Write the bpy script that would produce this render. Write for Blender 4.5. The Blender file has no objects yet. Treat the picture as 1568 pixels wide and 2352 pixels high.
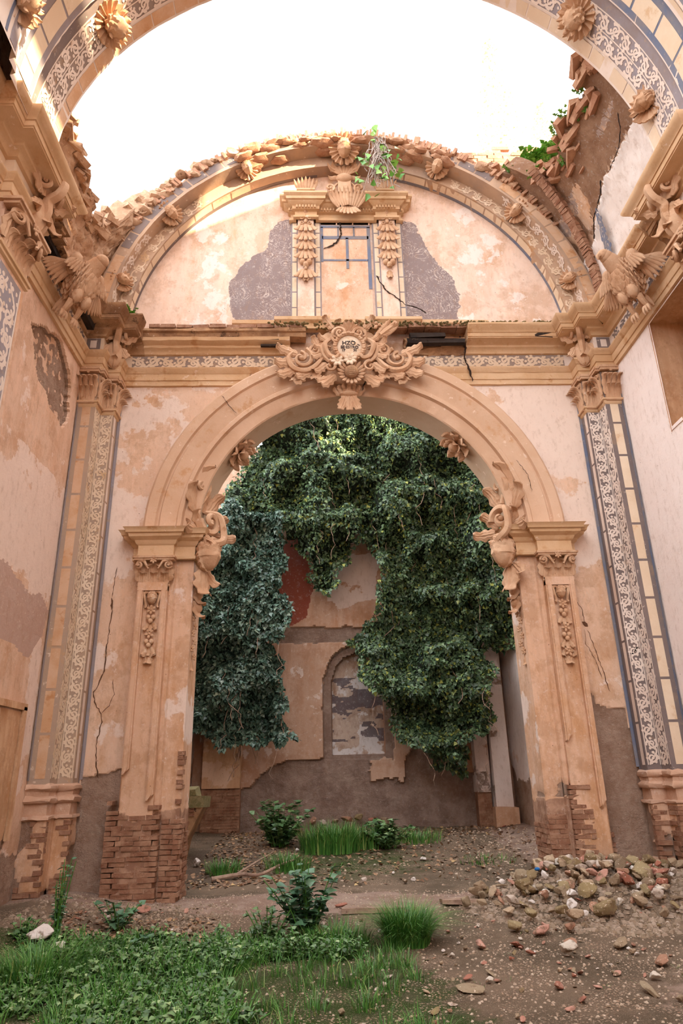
import bpy, math, random
import numpy as np
from mathutils import Matrix, Vector
C = bpy.context.scene.collection
SC = bpy.context.scene
pi = math.pi
rng = np.random.default_rng(7)
random.seed(7)

# ---------------------------------------------------------------- camera, sky, sun, exposure
PITCH, YAW, ROLL = math.radians(20.961), math.radians(2.017), math.radians(-1.337)
_f = Vector((math.sin(YAW)*math.cos(PITCH), math.cos(YAW)*math.cos(PITCH), math.sin(PITCH)))
_r = Vector((math.cos(YAW), -math.sin(YAW), 0)); _u = _r.cross(_f)
_r2 = _r*math.cos(ROLL)+_u*math.sin(ROLL); _u2 = _u*math.cos(ROLL)-_r*math.sin(ROLL)
cam = bpy.data.cameras.new('camera'); cam.sensor_fit = 'VERTICAL'; cam.sensor_height = 36; cam.sensor_width = 24
cam.lens = 24.0; cam.clip_start = .05; cam.clip_end = 300
co = bpy.data.objects.new('camera', cam); C.objects.link(co); SC.camera = co
co.matrix_world = Matrix(((_r2.x, _u2.x, -_f.x, -0.558), (_r2.y, _u2.y, -_f.y, 0), (_r2.z, _u2.z, -_f.z, 1.6), (0, 0, 0, 1)))

SC.view_settings.view_transform = 'Standard'; SC.view_settings.look = 'None'
SC.view_settings.gamma = 1; SC.view_settings.use_curve_mapping = False
SC.view_settings.exposure = 2.42
SC.cycles.use_denoising = True
SC.cycles.max_bounces = 8; SC.cycles.diffuse_bounces = 5

w = bpy.data.worlds.new('sky'); SC.world = w; w.use_nodes = True
bg = w.node_tree.nodes['Background']; bg.inputs[0].default_value = (0.93, 0.96, 1.0, 1); bg.inputs[1].default_value = 1.0
sl = bpy.data.lights.new('sun', 'SUN'); sl.energy = 4.5; sl.color = (1, .80, .52); sl.angle = math.radians(.8)
so = bpy.data.objects.new('sun', sl); C.objects.link(so)
SUN_EL, SUN_AZ = math.radians(22), math.radians(-38)   # the sun stands to the right and behind the camera
sd = Vector((math.cos(SUN_EL)*math.cos(SUN_AZ), math.cos(SUN_EL)*math.sin(SUN_AZ), math.sin(SUN_EL)))
so.rotation_euler = sd.to_track_quat('Z', 'Y').to_euler(); so.location = sd*30

# ---------------------------------------------------------------- numpy noise
_perm = rng.permutation(256); _perm = np.concatenate([_perm, _perm, _perm]); _val = rng.random(256)
def vn(P):
    P = np.asarray(P, float); I = np.floor(P).astype(int); f = P-I; f = f*f*(3-2*f); I &= 255
    def h(a, b, c): return _val[_perm[_perm[_perm[(I[..., 0]+a) & 255]+((I[..., 1]+b) & 255)]+((I[..., 2]+c) & 255)]]
    x, y, z = f[..., 0], f[..., 1], f[..., 2]; L = lambda a, b, t: a+(b-a)*t
    return L(L(L(h(0,0,0), h(1,0,0), x), L(h(0,1,0), h(1,1,0), x), y), L(L(h(0,0,1), h(1,0,1), x), L(h(0,1,1), h(1,1,1), x), y), z)
def fbm(P, s=1, o=4):
    P = np.asarray(P, float)*s; a, t, r = .5, 0, 0
    for _ in range(o): r = r+a*vn(P); t += a; a *= .5; P = P*2.03+17.3
    return r/t
def pip(u, v, poly):
    r = np.zeros(u.shape, bool); n = len(poly)
    for i in range(n):
        x1, y1 = poly[i]; x2, y2 = poly[(i+1) % n]
        if y1 == y2: continue
        r ^= ((y1 > v) != (y2 > v)) & (u < (x2-x1)*(v-y1)/(y2-y1)+x1)
    return r
def rag(P, u, v, poly, amp=.09, s=5):      # polygon with a ragged border
    du = (fbm(P, s, 3)-.5)*2*amp; dv = (fbm(P+31.7, s, 3)-.5)*2*amp
    return pip(u+du, v+dv, poly).astype(float)
def soft(P, u, v, poly, amp=.1, s=5): return sum(rag(P+7.1*i, u, v, poly, amp, s) for i in range(5))/5
def sstep(a, b, x): t = np.clip((x-a)/(b-a), 0, 1); return t*t*(3-2*t)

# ---------------------------------------------------------------- mesh builder
def fr(o, out=(0, -1, 0), up=(0, 0, 1), s=1, rot=0, flip=1):
    out = Vector(out).normalized(); up = Vector(up); up = (up-out*up.dot(out)).normalized(); r = up.cross(out)*flip
    c, n = math.cos(rot), math.sin(rot); r2 = r*c+up*n; u2 = up*c-r*n
    M = np.eye(4)
    for i in range(3): M[i, 0] = r2[i]*s; M[i, 1] = u2[i]*s; M[i, 2] = out[i]*s; M[i, 3] = o[i]
    return M
def loc(x=0, y=0, z=0, rot=0, s=1, sx=1, tx=0, ty=0):
    c, n = math.cos(rot), math.sin(rot); A = np.array([[c, -n, 0], [n, c, 0], [0, 0, 1.]])
    c, n = math.cos(tx), math.sin(tx); B = np.array([[1, 0, 0], [0, c, -n], [0, n, c]])
    c, n = math.cos(ty), math.sin(ty); D = np.array([[c, 0, n], [0, 1, 0], [-n, 0, c]])
    M = np.eye(4); M[:3, :3] = A@B@D@np.diag([s*sx, s, s]); M[:3, 3] = (x, y, z); return M
class MB:
    def __init__(s): s.v = []; s.f = []; s.r = []; s.m = []; s.n = 0
    def add(s, V, F, T=None, rnd=.5, mask=None):
        V = np.asarray(V, float).reshape(-1, 3)
        if T is not None: V = V@T[:3, :3].T+T[:3, 3]
        s.v.append(V); s.f.append(np.asarray(F, int).reshape(-1, np.asarray(F).shape[-1])+s.n); s.n += len(V)
        s.r.append(np.broadcast_to(rnd, (len(V),)).astype(float))
        s.m.append(np.zeros((len(V), 4)) if mask is None else mask)
    def build(s, name, mat, parent=None, smooth=True, sharp=38):
        V = np.concatenate(s.v); lo, hi = V.min(0), V.max(0); o = np.array([(lo[0]+hi[0])/2, (lo[1]+hi[1])/2, lo[2]])
        me = bpy.data.meshes.new(name); me.vertices.add(len(V)); me.vertices.foreach_set('co', (V-o).ravel())
        tot = sum(len(f) for f in s.f); li = np.concatenate([f.ravel() for f in s.f])
        ls = np.concatenate([np.full(len(f), f.shape[1]) for f in s.f]); st = np.concatenate([[0], np.cumsum(ls)[:-1]])
        me.loops.add(len(li)); me.loops.foreach_set('vertex_index', li.astype(np.int32))
        me.polygons.add(tot); me.polygons.foreach_set('loop_start', st.astype(np.int32)); me.polygons.foreach_set('loop_total', ls.astype(np.int32))
        me.update(calc_edges=True)
        R = np.concatenate(s.r); a = me.attributes.new('rnd', 'FLOAT', 'POINT'); a.data.foreach_set('value', R.astype(np.float32))
        Mk = np.concatenate(s.m)
        a = me.attributes.new('mask', 'FLOAT_COLOR', 'POINT'); a.data.foreach_set('color', Mk.ravel().astype(np.float32))
        if smooth:
            me.polygons.foreach_set('use_smooth', np.ones(tot, bool)); me.set_sharp_from_angle(angle=math.radians(sharp))
        if not smooth: me.polygons.foreach_set('use_smooth', np.zeros(tot, bool))
        me.materials.append(mat); ob = bpy.data.objects.new(name, me); C.objects.link(ob)
        pw = Vector((0, 0, 0))
        if parent: ob.parent = parent; pw = parent['_w']; pw = Vector(pw)
        ob.location = Vector(o)-pw; ob['_w'] = tuple(o)
        return ob
def tag(o, label, cat, group=None, kind=None):
    o['label'] = label; o['category'] = cat
    if group: o['group'] = group
    if kind: o['kind'] = kind
    return o
def thing(name, l, label, cat, group=None):
    o = bpy.data.objects.new(name, None); C.objects.link(o); o.location = l; o['_w'] = tuple(l); o.empty_display_size = .1
    return tag(o, label, cat, group)
def struct(mb, name, mat, **k):
    o = mb.build(name, mat, **k); o['kind'] = 'structure'; return o

# shapes ------------------------------------------------------
def gridF(nu, nv, wrap=False):
    i = np.arange(nu-1)[:, None]*nv; j = np.arange(nv-(0 if wrap else 1))[None]; k = (j+1) % nv
    return np.stack([i+j, i+k, i+nv+k, i+nv+j], -1).reshape(-1, 4)
BOXF = [(0,1,3,2), (4,6,7,5), (0,4,5,1), (2,3,7,6), (0,2,6,4), (1,5,7,3)]
def box(mb, a, b, T=None, j=0, rnd=.5):
    V = np.array([(x, y, z) for x in (a[0], b[0]) for y in (a[1], b[1]) for z in (a[2], b[2])], float)
    if j: V = V+(rng.random(V.shape)-.5)*2*j
    mb.add(V, BOXF, T, rnd)
def sweep(mb, prof, path, T=None, caps=True, jit=0):
    P = np.array(path, float); Q = np.array(prof, float); n = len(P); d = np.diff(P, axis=0); d /= np.linalg.norm(d, axis=1)[:, None]
    N = np.stack([d[:, 1], -d[:, 0]], 1); R = []
    for i in range(n):
        a, b = N[max(i-1, 0)], N[min(i, n-2)]; m = a+b; R.append(m/(1+a@b))
    R = np.array(R); V = np.zeros((n, len(Q), 3)); V[..., :2] = P[:, None]+R[:, None]*Q[None, :, :1]; V[..., 2] = Q[:, 1]
    if jit: V += (rng.random(V.shape)-.5)*2*jit
    mb.add(V, gridF(n, len(Q)), T)
    if caps:
        for i in (0, n-1): mb.add(V[i], [list(range(len(Q)))], T)
def dense(path, step):
    o = []
    for a, b in zip(path[:-1], path[1:]):
        a, b = np.array(a, float), np.array(b, float); k = max(1, int(np.linalg.norm(b-a)/step))
        o += [tuple(a+(b-a)*i/k) for i in range(k)]
    return o+[tuple(path[-1])]
def arcs(mb, prof, zc, a0=0, a1=pi, n=96, T=None, x0=0, jit=0):       # prof = (radius, y) revolved about a horizontal axis
    Q = np.array(prof, float); A = np.linspace(a0, a1, n); V = np.zeros((n, len(Q), 3))
    V[..., 0] = x0+np.cos(A)[:, None]*Q[None, :, 0]; V[..., 2] = zc+np.sin(A)[:, None]*Q[None, :, 0]; V[..., 1] = Q[None, :, 1]
    if jit: V += (fbm(V, 9, 2)[..., None]-.5)*jit*2
    mb.add(V, gridF(n, len(Q)), T)
def tube(mb, pts, rad, T=None, nr=8, flat=1, up=(0, 0, 1), rnd=.5, flute=0):
    P = np.array(pts, float); n = len(P); R = np.broadcast_to(np.asarray(rad, float), (n,)); t = np.gradient(P, axis=0); t /= np.linalg.norm(t, axis=1)[:, None]+1e-9
    up = np.array(up, float); s = np.cross(t, up); L = np.linalg.norm(s, axis=1)[:, None]; s = np.where(L < .05, np.array([1., 0, 0]), s/(L+1e-9)); u = np.cross(s, t)
    a = np.arange(nr)*2*pi/nr; V = P[:, None]+R[:, None, None]*(1+flute*np.cos(5*a))[None, :, None]*(np.cos(a)[None, :, None]*s[:, None]+flat*np.sin(a)[None, :, None]*u[:, None])
    mb.add(V, gridF(n, nr, True), T, rnd); mb.add(V[0], [list(range(nr))], T, rnd); mb.add(V[-1], [list(range(nr))], T, rnd)
def ell(mb, c, r, T=None, nu=12, nv=9, fn=None, rnd=.5):
    a = np.arange(nu)*2*pi/nu; b = np.linspace(-pi/2, pi/2, nv); D = np.stack([np.cos(b)[:, None]*np.cos(a), np.sin(b)[:, None]+0*a, np.cos(b)[:, None]*np.sin(a)], -1)
    if fn is not None: D = D*fn(D)[..., None]
    mb.add(D*np.array(r)+np.array(c), gridF(nv, nu, True), T, rnd)
def leaf(mb, T, L=1, W=.5, curl=2.4, lobes=4, th=.04, nu=16, nv=9, start=.45, lift=.12):
    u = np.linspace(0, 1, nu); a = lift+curl*np.clip((u-start)/(1-start), 0, 1)**1.5; st = L/(nu-1)
    y = np.concatenate([[0], np.cumsum(np.cos(a[:-1])*st)]); z = np.concatenate([[0], np.cumsum(np.sin(a[:-1])*st)])
    w = W*.5*np.sin(pi*np.clip(u*.86+.12, 0, 1))**.55*(1-.32*np.abs(np.cos(lobes*pi*u))**2); w[-1] *= .3
    v = np.linspace(-1, 1, nv); D = -.30*v**2+.07*np.cos(v*11)*(np.abs(v) < .9)+.08*(1-np.abs(v))
    n = np.stack([0*a, -np.sin(a), np.cos(a)], 1); V = np.zeros((nu, nv, 3)); V[..., 0] = w[:, None]*v; V[..., 1] = y[:, None]; V[..., 2] = z[:, None]
    V += n[:, None]*(w[:, None]*D[None])[..., None]; V2 = V-n[:, None]*th*L
    F = gridF(nu, nv); mb.add(np.concatenate([V.reshape(-1, 3), V2.reshape(-1, 3)]), np.concatenate([F, F+nu*nv]+[np.array([[k*nv+c, (k+1)*nv+c, (k+1)*nv+c+nu*nv, k*nv+c+nu*nv] for k in range(nu-1)]) for c in (0, nv-1)]), T)
def spiral(mb, T, R=1, turns=1.6, w=.24, a0=-pi/2, d=1, tail=None, rise=.3):
    t = np.linspace(0, 1, 34); a = a0+d*turns*2*pi*t; r = R*(1-w)*(1-.88*t); P = np.stack([r*np.cos(a), r*np.sin(a), rise*R*t+.1*R], 1); rad = w*R*(1-.62*t)
    if tail is not None:
        P = np.concatenate([np.array(tail, float), P]); rad = np.concatenate([np.linspace(.5, 1, len(tail))*w*R, rad])
    tube(mb, P, rad*.92, T, 15, 1.2, flute=.08); ell(mb, (0, 0, rise*R*.9), (.17*R, .17*R, .2*R), T, 8, 6)
def fan(mb, T, R=1, n=9, a=pi*1.0, r0=.18, depth=.22, cup=.25):
    A = np.linspace(-a/2, a/2, n*6+1); r = np.linspace(r0, 1, 7); fl = np.abs(np.cos(n*pi*(A/a+.5))); sc = 1-.10*fl**3
    V = np.zeros((7, len(A), 3)); V[..., 0] = r[:, None]*np.sin(A)*R*sc; V[..., 1] = r[:, None]*np.cos(A)*R*sc
    V[..., 2] = R*(depth*(1-fl[None])*r[:, None]**.8+cup*r[:, None]**2+.05)
    B = V.copy(); B[..., 2] -= .12*R; nn = 7*len(A); F = gridF(7, len(A)); k = np.arange(len(A)-1)+6*len(A)
    mb.add(np.concatenate([V.reshape(-1, 3), B.reshape(-1, 3)]), np.concatenate([F, F+nn, np.stack([k, k+1, k+1+nn, k+nn], 1)]), T)
def flower(mb, T, R=1, n=6, ce=.28, th=.22):
    for i in range(n):
        a = 2*pi*i/n; ell(mb, (0, .58*R, .1*R), (.27*R, .42*R, th*R), T@loc(rot=a, tx=.25), 8, 7)
    ell(mb, (0, 0, .22*R), (ce*R, ce*R, ce*R), T, 10, 8)
def head(mb, T, R=1, hair=True):
    def f(D):
        x, y, z = D[..., 0], D[..., 1], D[..., 2]; g = lambda X, Y, s: np.exp(-((x-X)**2+(y-Y)**2)/s**2)*(z > 0)
        r = 1-.12*np.abs(x)*(y < -.2)+.22*g(0, -.08, .13)+.12*g(0, .05, .1)-.14*g(.3, .12, .15)-.14*g(-.3, .12, .15)+.07*g(.3, .1, .07)+.07*g(-.3, .1, .07)+.08*g(0, -.42, .13)-.07*g(0, -.47, .04)+.08*g(.42, -.2, .2)+.08*g(-.42, -.2, .2)+.08*g(0, -.75, .2)+.05*g(0, .45, .3)
        if hair: r = r+.13*(y > .32+.25*(1-np.abs(x)))*(1+.5*np.sin(x*26+y*17))+.12*(z < -.05)*(1+.4*np.sin(y*22))
        return r
    ell(mb, (0, 0, 0), (.78*R, R, .8*R), T, 40, 34, f)
def curl_tube(mb, T, pts, rad, **k):           # smooth tube through control points
    P = np.array(pts, float); n = len(P); t = np.linspace(0, n-1, n*6); i = np.clip(t.astype(int), 0, n-2); f = (t-i)[:, None]
    p0, p1, p2, p3 = P[np.maximum(i-1, 0)], P[i], P[i+1], P[np.minimum(i+2, n-1)]
    Q = .5*(2*p1+(p2-p0)*f+(2*p0-5*p1+4*p2-p3)*f**2+(3*p1-p0-3*p2+p3)*f**3)
    k = {'nr': 15, 'flute': .09, **k}; k['flute'] = 0 if k['nr'] < 12 else k['flute']; tube(mb, Q, np.interp(t, range(n), rad), T, **k)
def bricks(mb, T, x0, x1, y0, y1, ch=.060, bl=.27, keep=None, dep=(.0, .035), back=.06, j=.006):
    y = y0; row = 0
    while y < y1:
        x = x0-(row % 2)*bl*.5
        while x < x1:
            L = bl*random.uniform(.75, 1.1); a, b = max(x, x0), min(x+L-.010, x1)
            if b-a > .03 and random.random() > .03 and (keep is None or keep((a+b)/2, y)):
                box(mb, (a, y, -back), (b, y+ch-.008, random.uniform(*dep)), T, j, random.random())
            x += L*random.uniform(1, 1.04)
        y += ch; row += 1
def ribbon(mb, pts, wid, fn, off=.004):         # flat raised plaster ribbon mapped by fn(u,v,h)->xyz
    off = off*random.uniform(1, 1.5)
    P = np.array(pts, float); t = np.gradient(P, axis=0); t /= np.linalg.norm(t, axis=1)[:, None]+1e-9; n = np.stack([-t[:, 1], t[:, 0]], 1)*np.asarray(wid)[:, None]*.5
    A, B = P+n, P-n; k = len(P); V = np.concatenate([fn(A[:, 0], A[:, 1], off), fn(B[:, 0], B[:, 1], off), fn(A[:, 0], A[:, 1], off*.25), fn(B[:, 0], B[:, 1], off*.25)])
    i = np.arange(k-1); mb.add(V, np.concatenate([np.stack([i, i+1, i+1+k, i+k], 1), np.stack([i, i+1, i+1+2*k, i+2*k], 1), np.stack([i+k, i+1+k, i+1+3*k, i+3*k], 1)]))
def rinceau(mb, fn, w, L, p=None, sw=.085, double=False, v0=0):
    if double:
        rinceau(mb, lambda u, v, h: fn(u, v, h), w/2, L, p, sw); rinceau(mb, lambda u, v, h: fn(w-u, v, h), w/2, L, p, sw); return
    p = p or w*.95; m = max(1, round(L/p)); p = L/m; s = w*sw
    t = np.linspace(0, m, m*12+1); ribbon(mb, np.stack([w*.5+w*.33*np.cos(pi*t), v0+t*p], 1), np.full(len(t), s*1.2), fn)
    for i in range(m):
        d = 1 if i % 2 else -1; c = np.array([w*.5-d*w*.08, v0+(i+.5)*p]); th = np.linspace(0, 1, 24)
        a = (pi/2 if True else 0)+d*(-.2*pi-th*2.9*pi)*-1; r = w*.385*(1-.84*th)
        Q = c+np.stack([np.cos(a)*r*d, np.sin(a)*r], 1); ribbon(mb, Q, s*(1.75-.9*th), fn)
        ribbon(mb, np.array([c-[.0, w*.06], c, c+[0, w*.06]]), np.array([.3, w*.11, .3])*np.array([s, 1, s]), fn)
        for q in range(6):
            b = random.uniform(-.2, .2)+q*pi/3; e = c+np.array([math.cos(b), math.sin(b)])*w*.36; g = b+d*.9; l = w*random.uniform(.15, .22)
            k = np.linspace(0, 1, 5); Z = e+np.stack([np.cos(g+k*.8*d)*l*k, np.sin(g+k*.8*d)*l*k], 1); Z[:, 0] = np.clip(Z[:, 0], w*.03, w*.97)
            ribbon(mb, Z, s*2.1*np.sin(pi*np.clip(k*.85+.12, 0, 1)), fn)
        e = np.array([w*.5+d*w*.40, v0+(i+.5)*p])
        for g in (-.9, 0, .9):
            k = np.linspace(0, 1, 5); l = w*.17; Z = e+np.stack([-d*np.cos(g)*l*k*.6, np.sin(g)*l*k+.0*k], 1); ribbon(mb, Z, s*1.5*np.sin(pi*np.clip(k*.85+.12, 0, 1)), fn)
def quoins(mb, fn, u0, u1, L, h=.34, gap=.02, off=.003, start=0):
    v = start
    while v < L-.03:
        e = min(v+h-gap, L); k = max(2, int((e-v)/.06)); V = np.linspace(v, e, k); r = random.random()
        P = np.concatenate([fn(np.full(k, u0), V, off), fn(np.full(k, u1), V, off)]); i = np.arange(k-1)
        mb.add(P, np.stack([i, i+1, i+1+k, i+k], 1), rnd=r); v += h
def flat_fn(o, ux, vx, n):
    o, ux, vx, n = [np.array(q, float) for q in (o, ux, vx, n)]
    return lambda u, v, h: o+np.asarray(u)[:, None]*ux+np.asarray(v)[:, None]*vx+n*h
def crack(mb, pts, fn, w=.012, off=.002, rough=.02):
    P = dense(pts, .035); P = np.array(P); P = P+(rng.random(P.shape)-.5)*rough; W = w*(.35+rng.random(len(P))); W[0] = W[-1] = .001
    ribbon(mb, P, W, fn, off)
# ---------------------------------------------------------------- materials
def lin(c, k=.17):
    g = .3*c[0]+.59*c[1]+.11*c[2]; c = [x+(g-x)*k if c[0] >= c[1] else x for x in c]      # the photo's tones, less the warmth that bounced light adds
    c = [x/255 for x in c]; return tuple([x/12.92 if x <= .04045 else ((x+.055)/1.055)**2.4 for x in c]+[1])
class NT:
    def __init__(s, name):
        m = bpy.data.materials.new(name); m.use_nodes = True; s.m = m; s.t = m.node_tree; s.N = s.t.nodes; s.L = s.t.links; s.b = s.N['Principled BSDF']
        s.b.inputs['Roughness'].default_value = .9; s.b.inputs['Specular IOR Level'].default_value = .15
        g = s.N.new('ShaderNodeNewGeometry'); s.P = g.outputs['Position']
    def put(s, sock, v):
        if isinstance(v, (int, float)): sock.default_value = v
        elif isinstance(v, tuple): sock.default_value = v
        else: s.L.new(v, sock)
    def scl(s, v, P=None):
        n = s.N.new('ShaderNodeVectorMath'); n.operation = 'MULTIPLY'; s.put(n.inputs[0], P or s.P); n.inputs[1].default_value = v; return n.outputs[0]
    def off(s, v):
        n = s.N.new('ShaderNodeVectorMath'); n.operation = 'ADD'; s.put(n.inputs[0], s.P); n.inputs[1].default_value = v; return n.outputs[0]
    def noise(s, sc, det=5, ro=.6, P=None, dist=0):
        n = s.N.new('ShaderNodeTexNoise'); s.put(n.inputs['Vector'], P or s.P); n.inputs['Scale'].default_value = sc; n.inputs['Detail'].default_value = det; n.inputs['Roughness'].default_value = ro; n.inputs['Distortion'].default_value = dist; return n.outputs['Fac']
    def vor(s, sc, P=None, out='Distance', feat='F1'):
        n = s.N.new('ShaderNodeTexVoronoi'); s.put(n.inputs['Vector'], P or s.P); n.inputs['Scale'].default_value = sc; n.feature = feat; return n.outputs[out]
    def ma(s, op, a, b=0., c=0.):
        n = s.N.new('ShaderNodeMath'); n.operation = op; s.put(n.inputs[0], a); s.put(n.inputs[1], b); s.put(n.inputs[2], c); return n.outputs[0]
    def rmp(s, x, a, b, lo=0., hi=1.):
        n = s.N.new('ShaderNodeMapRange'); s.put(n.inputs[0], x); n.inputs[1].default_value = a; n.inputs[2].default_value = b; n.inputs[3].default_value = lo; n.inputs[4].default_value = hi; n.interpolation_type = 'SMOOTHSTEP'; return n.outputs[0]
    def mix(s, f, a, b):
        n = s.N.new('ShaderNodeMix'); n.data_type = 'RGBA'; s.put(n.inputs[0], f); s.put(n.inputs[6], a); s.put(n.inputs[7], b); return n.outputs[2]
    def attr(s, nm):
        n = s.N.new('ShaderNodeAttribute'); n.attribute_name = nm; return n
    def done(s, col, hgt=None, st=.4, dist=.01):
        s.put(s.b.inputs['Base Color'], col)
        if hgt is not None:
            n = s.N.new('ShaderNodeBump'); n.inputs['Strength'].default_value = st; n.inputs['Distance'].default_value = dist; s.L.new(hgt, n.inputs['Height']); s.L.new(n.outputs[0], s.b.inputs['Normal'])
        return s.m
def plaster(name, base, alt, ochre, white, wl=.62, ol=.56, render=(180, 140, 114), render2=(206, 170, 146), dark=(128, 112, 110), swirl=False, streak=.5, bump=.35):
    n = NT(name); c = n.mix(n.rmp(n.noise(.8, 8, .7), .30, .70), lin(base), lin(alt))
    c = n.mix(n.rmp(n.noise(.9, 9, .7, n.scl((1, 1, .5), n.off((7, 3, 5)))), ol-.06, ol+.10), c, lin(ochre))
    vs = n.noise(5, 5, .65, n.scl((1, 1, .12)))
    c = n.mix(n.ma('MULTIPLY', n.rmp(vs, .45, .7), streak), c, lin(tuple(min(255, x+22) for x in base)))
    fl = n.noise(2.4, 10, .68, n.off((11, 4, 8))); c = n.mix(n.ma('MULTIPLY', n.rmp(fl, .48, .60), .42), c, lin(tuple(int(x*.90) for x in ochre)))
    c = n.mix(n.ma('MULTIPLY', n.rmp(n.noise(3.3, 9, .75, n.scl((1, 1, .5), n.off((2, 14, 6)))), .54, .62), .6), c, lin(tuple(min(255, int(x*1.06)) for x in base)))
    c = n.mix(n.ma('MULTIPLY', n.rmp(n.noise(1.1, 4, .6, n.scl((2.2, 2.2, .35))), .50, .74), .45), c, lin(tuple(int(x*q) for x, q in zip(ochre, (.98, .92, .84)))))
    m = n.attr('mask'); sp = n.N.new('ShaderNodeSeparateColor'); n.L.new(m.outputs['Color'], sp.inputs[0]); R, G, B = sp.outputs; A = m.outputs['Alpha']
    fn = n.noise(9, 7, .7); big = n.noise(1.6, 8, .62, n.off((1, 9, 2)))
    wm = n.rmp(n.ma('ADD', n.ma('ADD', big, n.ma('MULTIPLY', B, .28)), n.ma('MULTIPLY', vs, .12)), wl+.06, wl+.10)
    c = n.mix(n.ma('MULTIPLY', wm, .85), c, lin(white))
    dm = n.rmp(n.ma('ADD', A, n.ma('MULTIPLY', n.ma('SUBTRACT', fn, .5), .9)), .45, .55)
    dc = lin(dark)
    if swirl:
        w1 = n.noise(3.2, 3, .5, None, 2.2); ln = n.rmp(n.ma('ABSOLUTE', n.ma('SUBTRACT', n.ma('FRACT', n.ma('MULTIPLY', w1, 9.)), .5)), .34, .47)
        pt = n.rmp(n.noise(2.6, 4), .38, .52); dc = n.mix(n.ma('MULTIPLY', n.ma('MULTIPLY', ln, pt), .8), dc, lin((205, 188, 178)))
    c = n.mix(n.ma('MULTIPLY', dm, .9), c, dc)
    lm = n.rmp(n.ma('ADD', R, n.ma('MULTIPLY', n.ma('SUBTRACT', fn, .5), .6)), .45, .52)
    rc = n.mix(n.rmp(n.noise(3, 7, .7), .35, .65), lin(render), lin(render2)); rc = n.mix(n.rmp(n.noise(14, 4), .62, .7), rc, lin((196, 168, 146)))
    c = n.mix(lm, c, rc)
    bm = n.rmp(n.ma('ADD', G, n.ma('MULTIPLY', n.ma('SUBTRACT', fn, .5), .5)), .45, .55)
    c = n.mix(bm, c, n.mix(n.rmp(n.noise(6, 5), .4, .62), lin((150, 108, 84)), lin((182, 140, 112))))
    fine = n.noise(11, 9, .78, n.scl((1, 1, .45))); c = n.mix(n.ma('MULTIPLY', n.rmp(fine, .50, .66), .30), c, lin(tuple(int(x*.80) for x in ochre))); c = n.mix(n.ma('MULTIPLY', n.rmp(n.noise(17, 9, .78, n.off((4, 1, 3))), .56, .62), .32), c, lin(white))
    pits = n.rmp(n.vor(5.5, n.off((3, 3, 3))), .03, .045); c = n.mix(n.ma('MULTIPLY', n.ma('SUBTRACT', 1., pits), .8), c, lin((110, 70, 48)))
    h = n.ma('ADD', n.ma('MULTIPLY', n.noise(26, 8, .75), .22), n.ma('ADD', n.ma('MULTIPLY', wm, .08), n.ma('MULTIPLY', lm, n.ma('SUBTRACT', n.ma('MULTIPLY', n.noise(7, 9, .78), 6.), 2.6))))
    return n.done(c, h, min(1, bump*2.2), .03)
def stucco(name, a, b, c3, bump=.5, sc=2.2, rnd=0, spk=(235, 212, 190)):
    n = NT(name); c = n.mix(n.rmp(n.noise(sc, 6, .65), .38, .62), lin(a), lin(b)); c = n.mix(n.rmp(n.noise(sc*1.9, 7, .7, n.off((5, 2, 8))), .56, .68), c, lin(c3))
    c = n.mix(n.ma('MULTIPLY', n.rmp(n.noise(sc*6, 6, .7), .63, .68), .6), c, lin(spk))
    if rnd: c = n.mix(n.ma('MULTIPLY', n.attr('rnd').outputs['Fac'], rnd), c, lin(c3))
    return n.done(c, n.noise(22, 7, .7), bump, .02)
mWall = plaster('peach_plaster', (218, 176, 144), (226, 190, 162), (204, 148, 100), (231, 208, 192), wl=.585, ol=.57)
mLeft = plaster('left_wall_plaster', (220, 178, 148), (224, 186, 158), (208, 150, 106), (234, 208, 192), wl=.60, dark=(188, 152, 136), streak=.5, ol=.60)
mRight = plaster('right_wall_plaster', (228, 200, 182), (234, 212, 198), (212, 168, 130), (240, 226, 220), wl=.50, streak=.5, ol=.64)
mNiche = plaster('ochre_plaster', (214, 168, 128), (206, 158, 116), (190, 134, 88), (226, 190, 160), wl=.70, ol=.5)
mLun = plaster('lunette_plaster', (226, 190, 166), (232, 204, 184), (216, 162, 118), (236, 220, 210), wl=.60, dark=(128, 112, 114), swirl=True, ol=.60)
mShaft = plaster('pier_plaster', (212, 166, 132), (218, 176, 146), (202, 146, 98), (230, 208, 194), wl=.66)
mChan = plaster('chancel_plaster', (190, 150, 124), (198, 160, 134), (190, 132, 92), (222, 202, 192), wl=.60, render=(162, 130, 114), render2=(190, 160, 142), dark=(150, 62, 46))
mNicheC = plaster('faded_niche_paint', (182, 158, 140), (196, 176, 160), (150, 104, 74), (212, 208, 208), wl=.52, dark=(96, 84, 90), ol=.5)
mStone = stucco('carved_stucco', (196, 148, 110), (208, 166, 130), (176, 126, 86))
mMould = stucco('moulding_stucco', (216, 176, 134), (206, 162, 116), (194, 142, 92), bump=.3, sc=1.4)
mArch = stucco('archivolt_stucco', (214, 174, 142), (206, 164, 130), (200, 148, 102), bump=.3, sc=1.3)
mSoff = stucco('soffit_plaster', (204, 176, 146), (196, 164, 132), (188, 150, 112), bump=.15, sc=1)
mOld = stucco('weathered_cornice', (188, 142, 100), (150, 108, 76), (90, 66, 50), sc=3)
mCharDark = stucco('charred_and_dark_trim', (44, 36, 34), (60, 48, 42), (24, 20, 20), spk=(120, 100, 84))
mBrick = stucco('old_brick', (150, 104, 78), (182, 138, 108), (142, 88, 62), rnd=.5, sc=5, bump=.9)
mBrickP = stucco('pale_brick', (206, 160, 124), (184, 132, 100), (172, 112, 82), rnd=.5, sc=5, bump=.9)
mRubw = stucco('rubble_masonry', (186, 142, 108), (208, 168, 134), (140, 100, 74), sc=5, bump=1)
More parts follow.
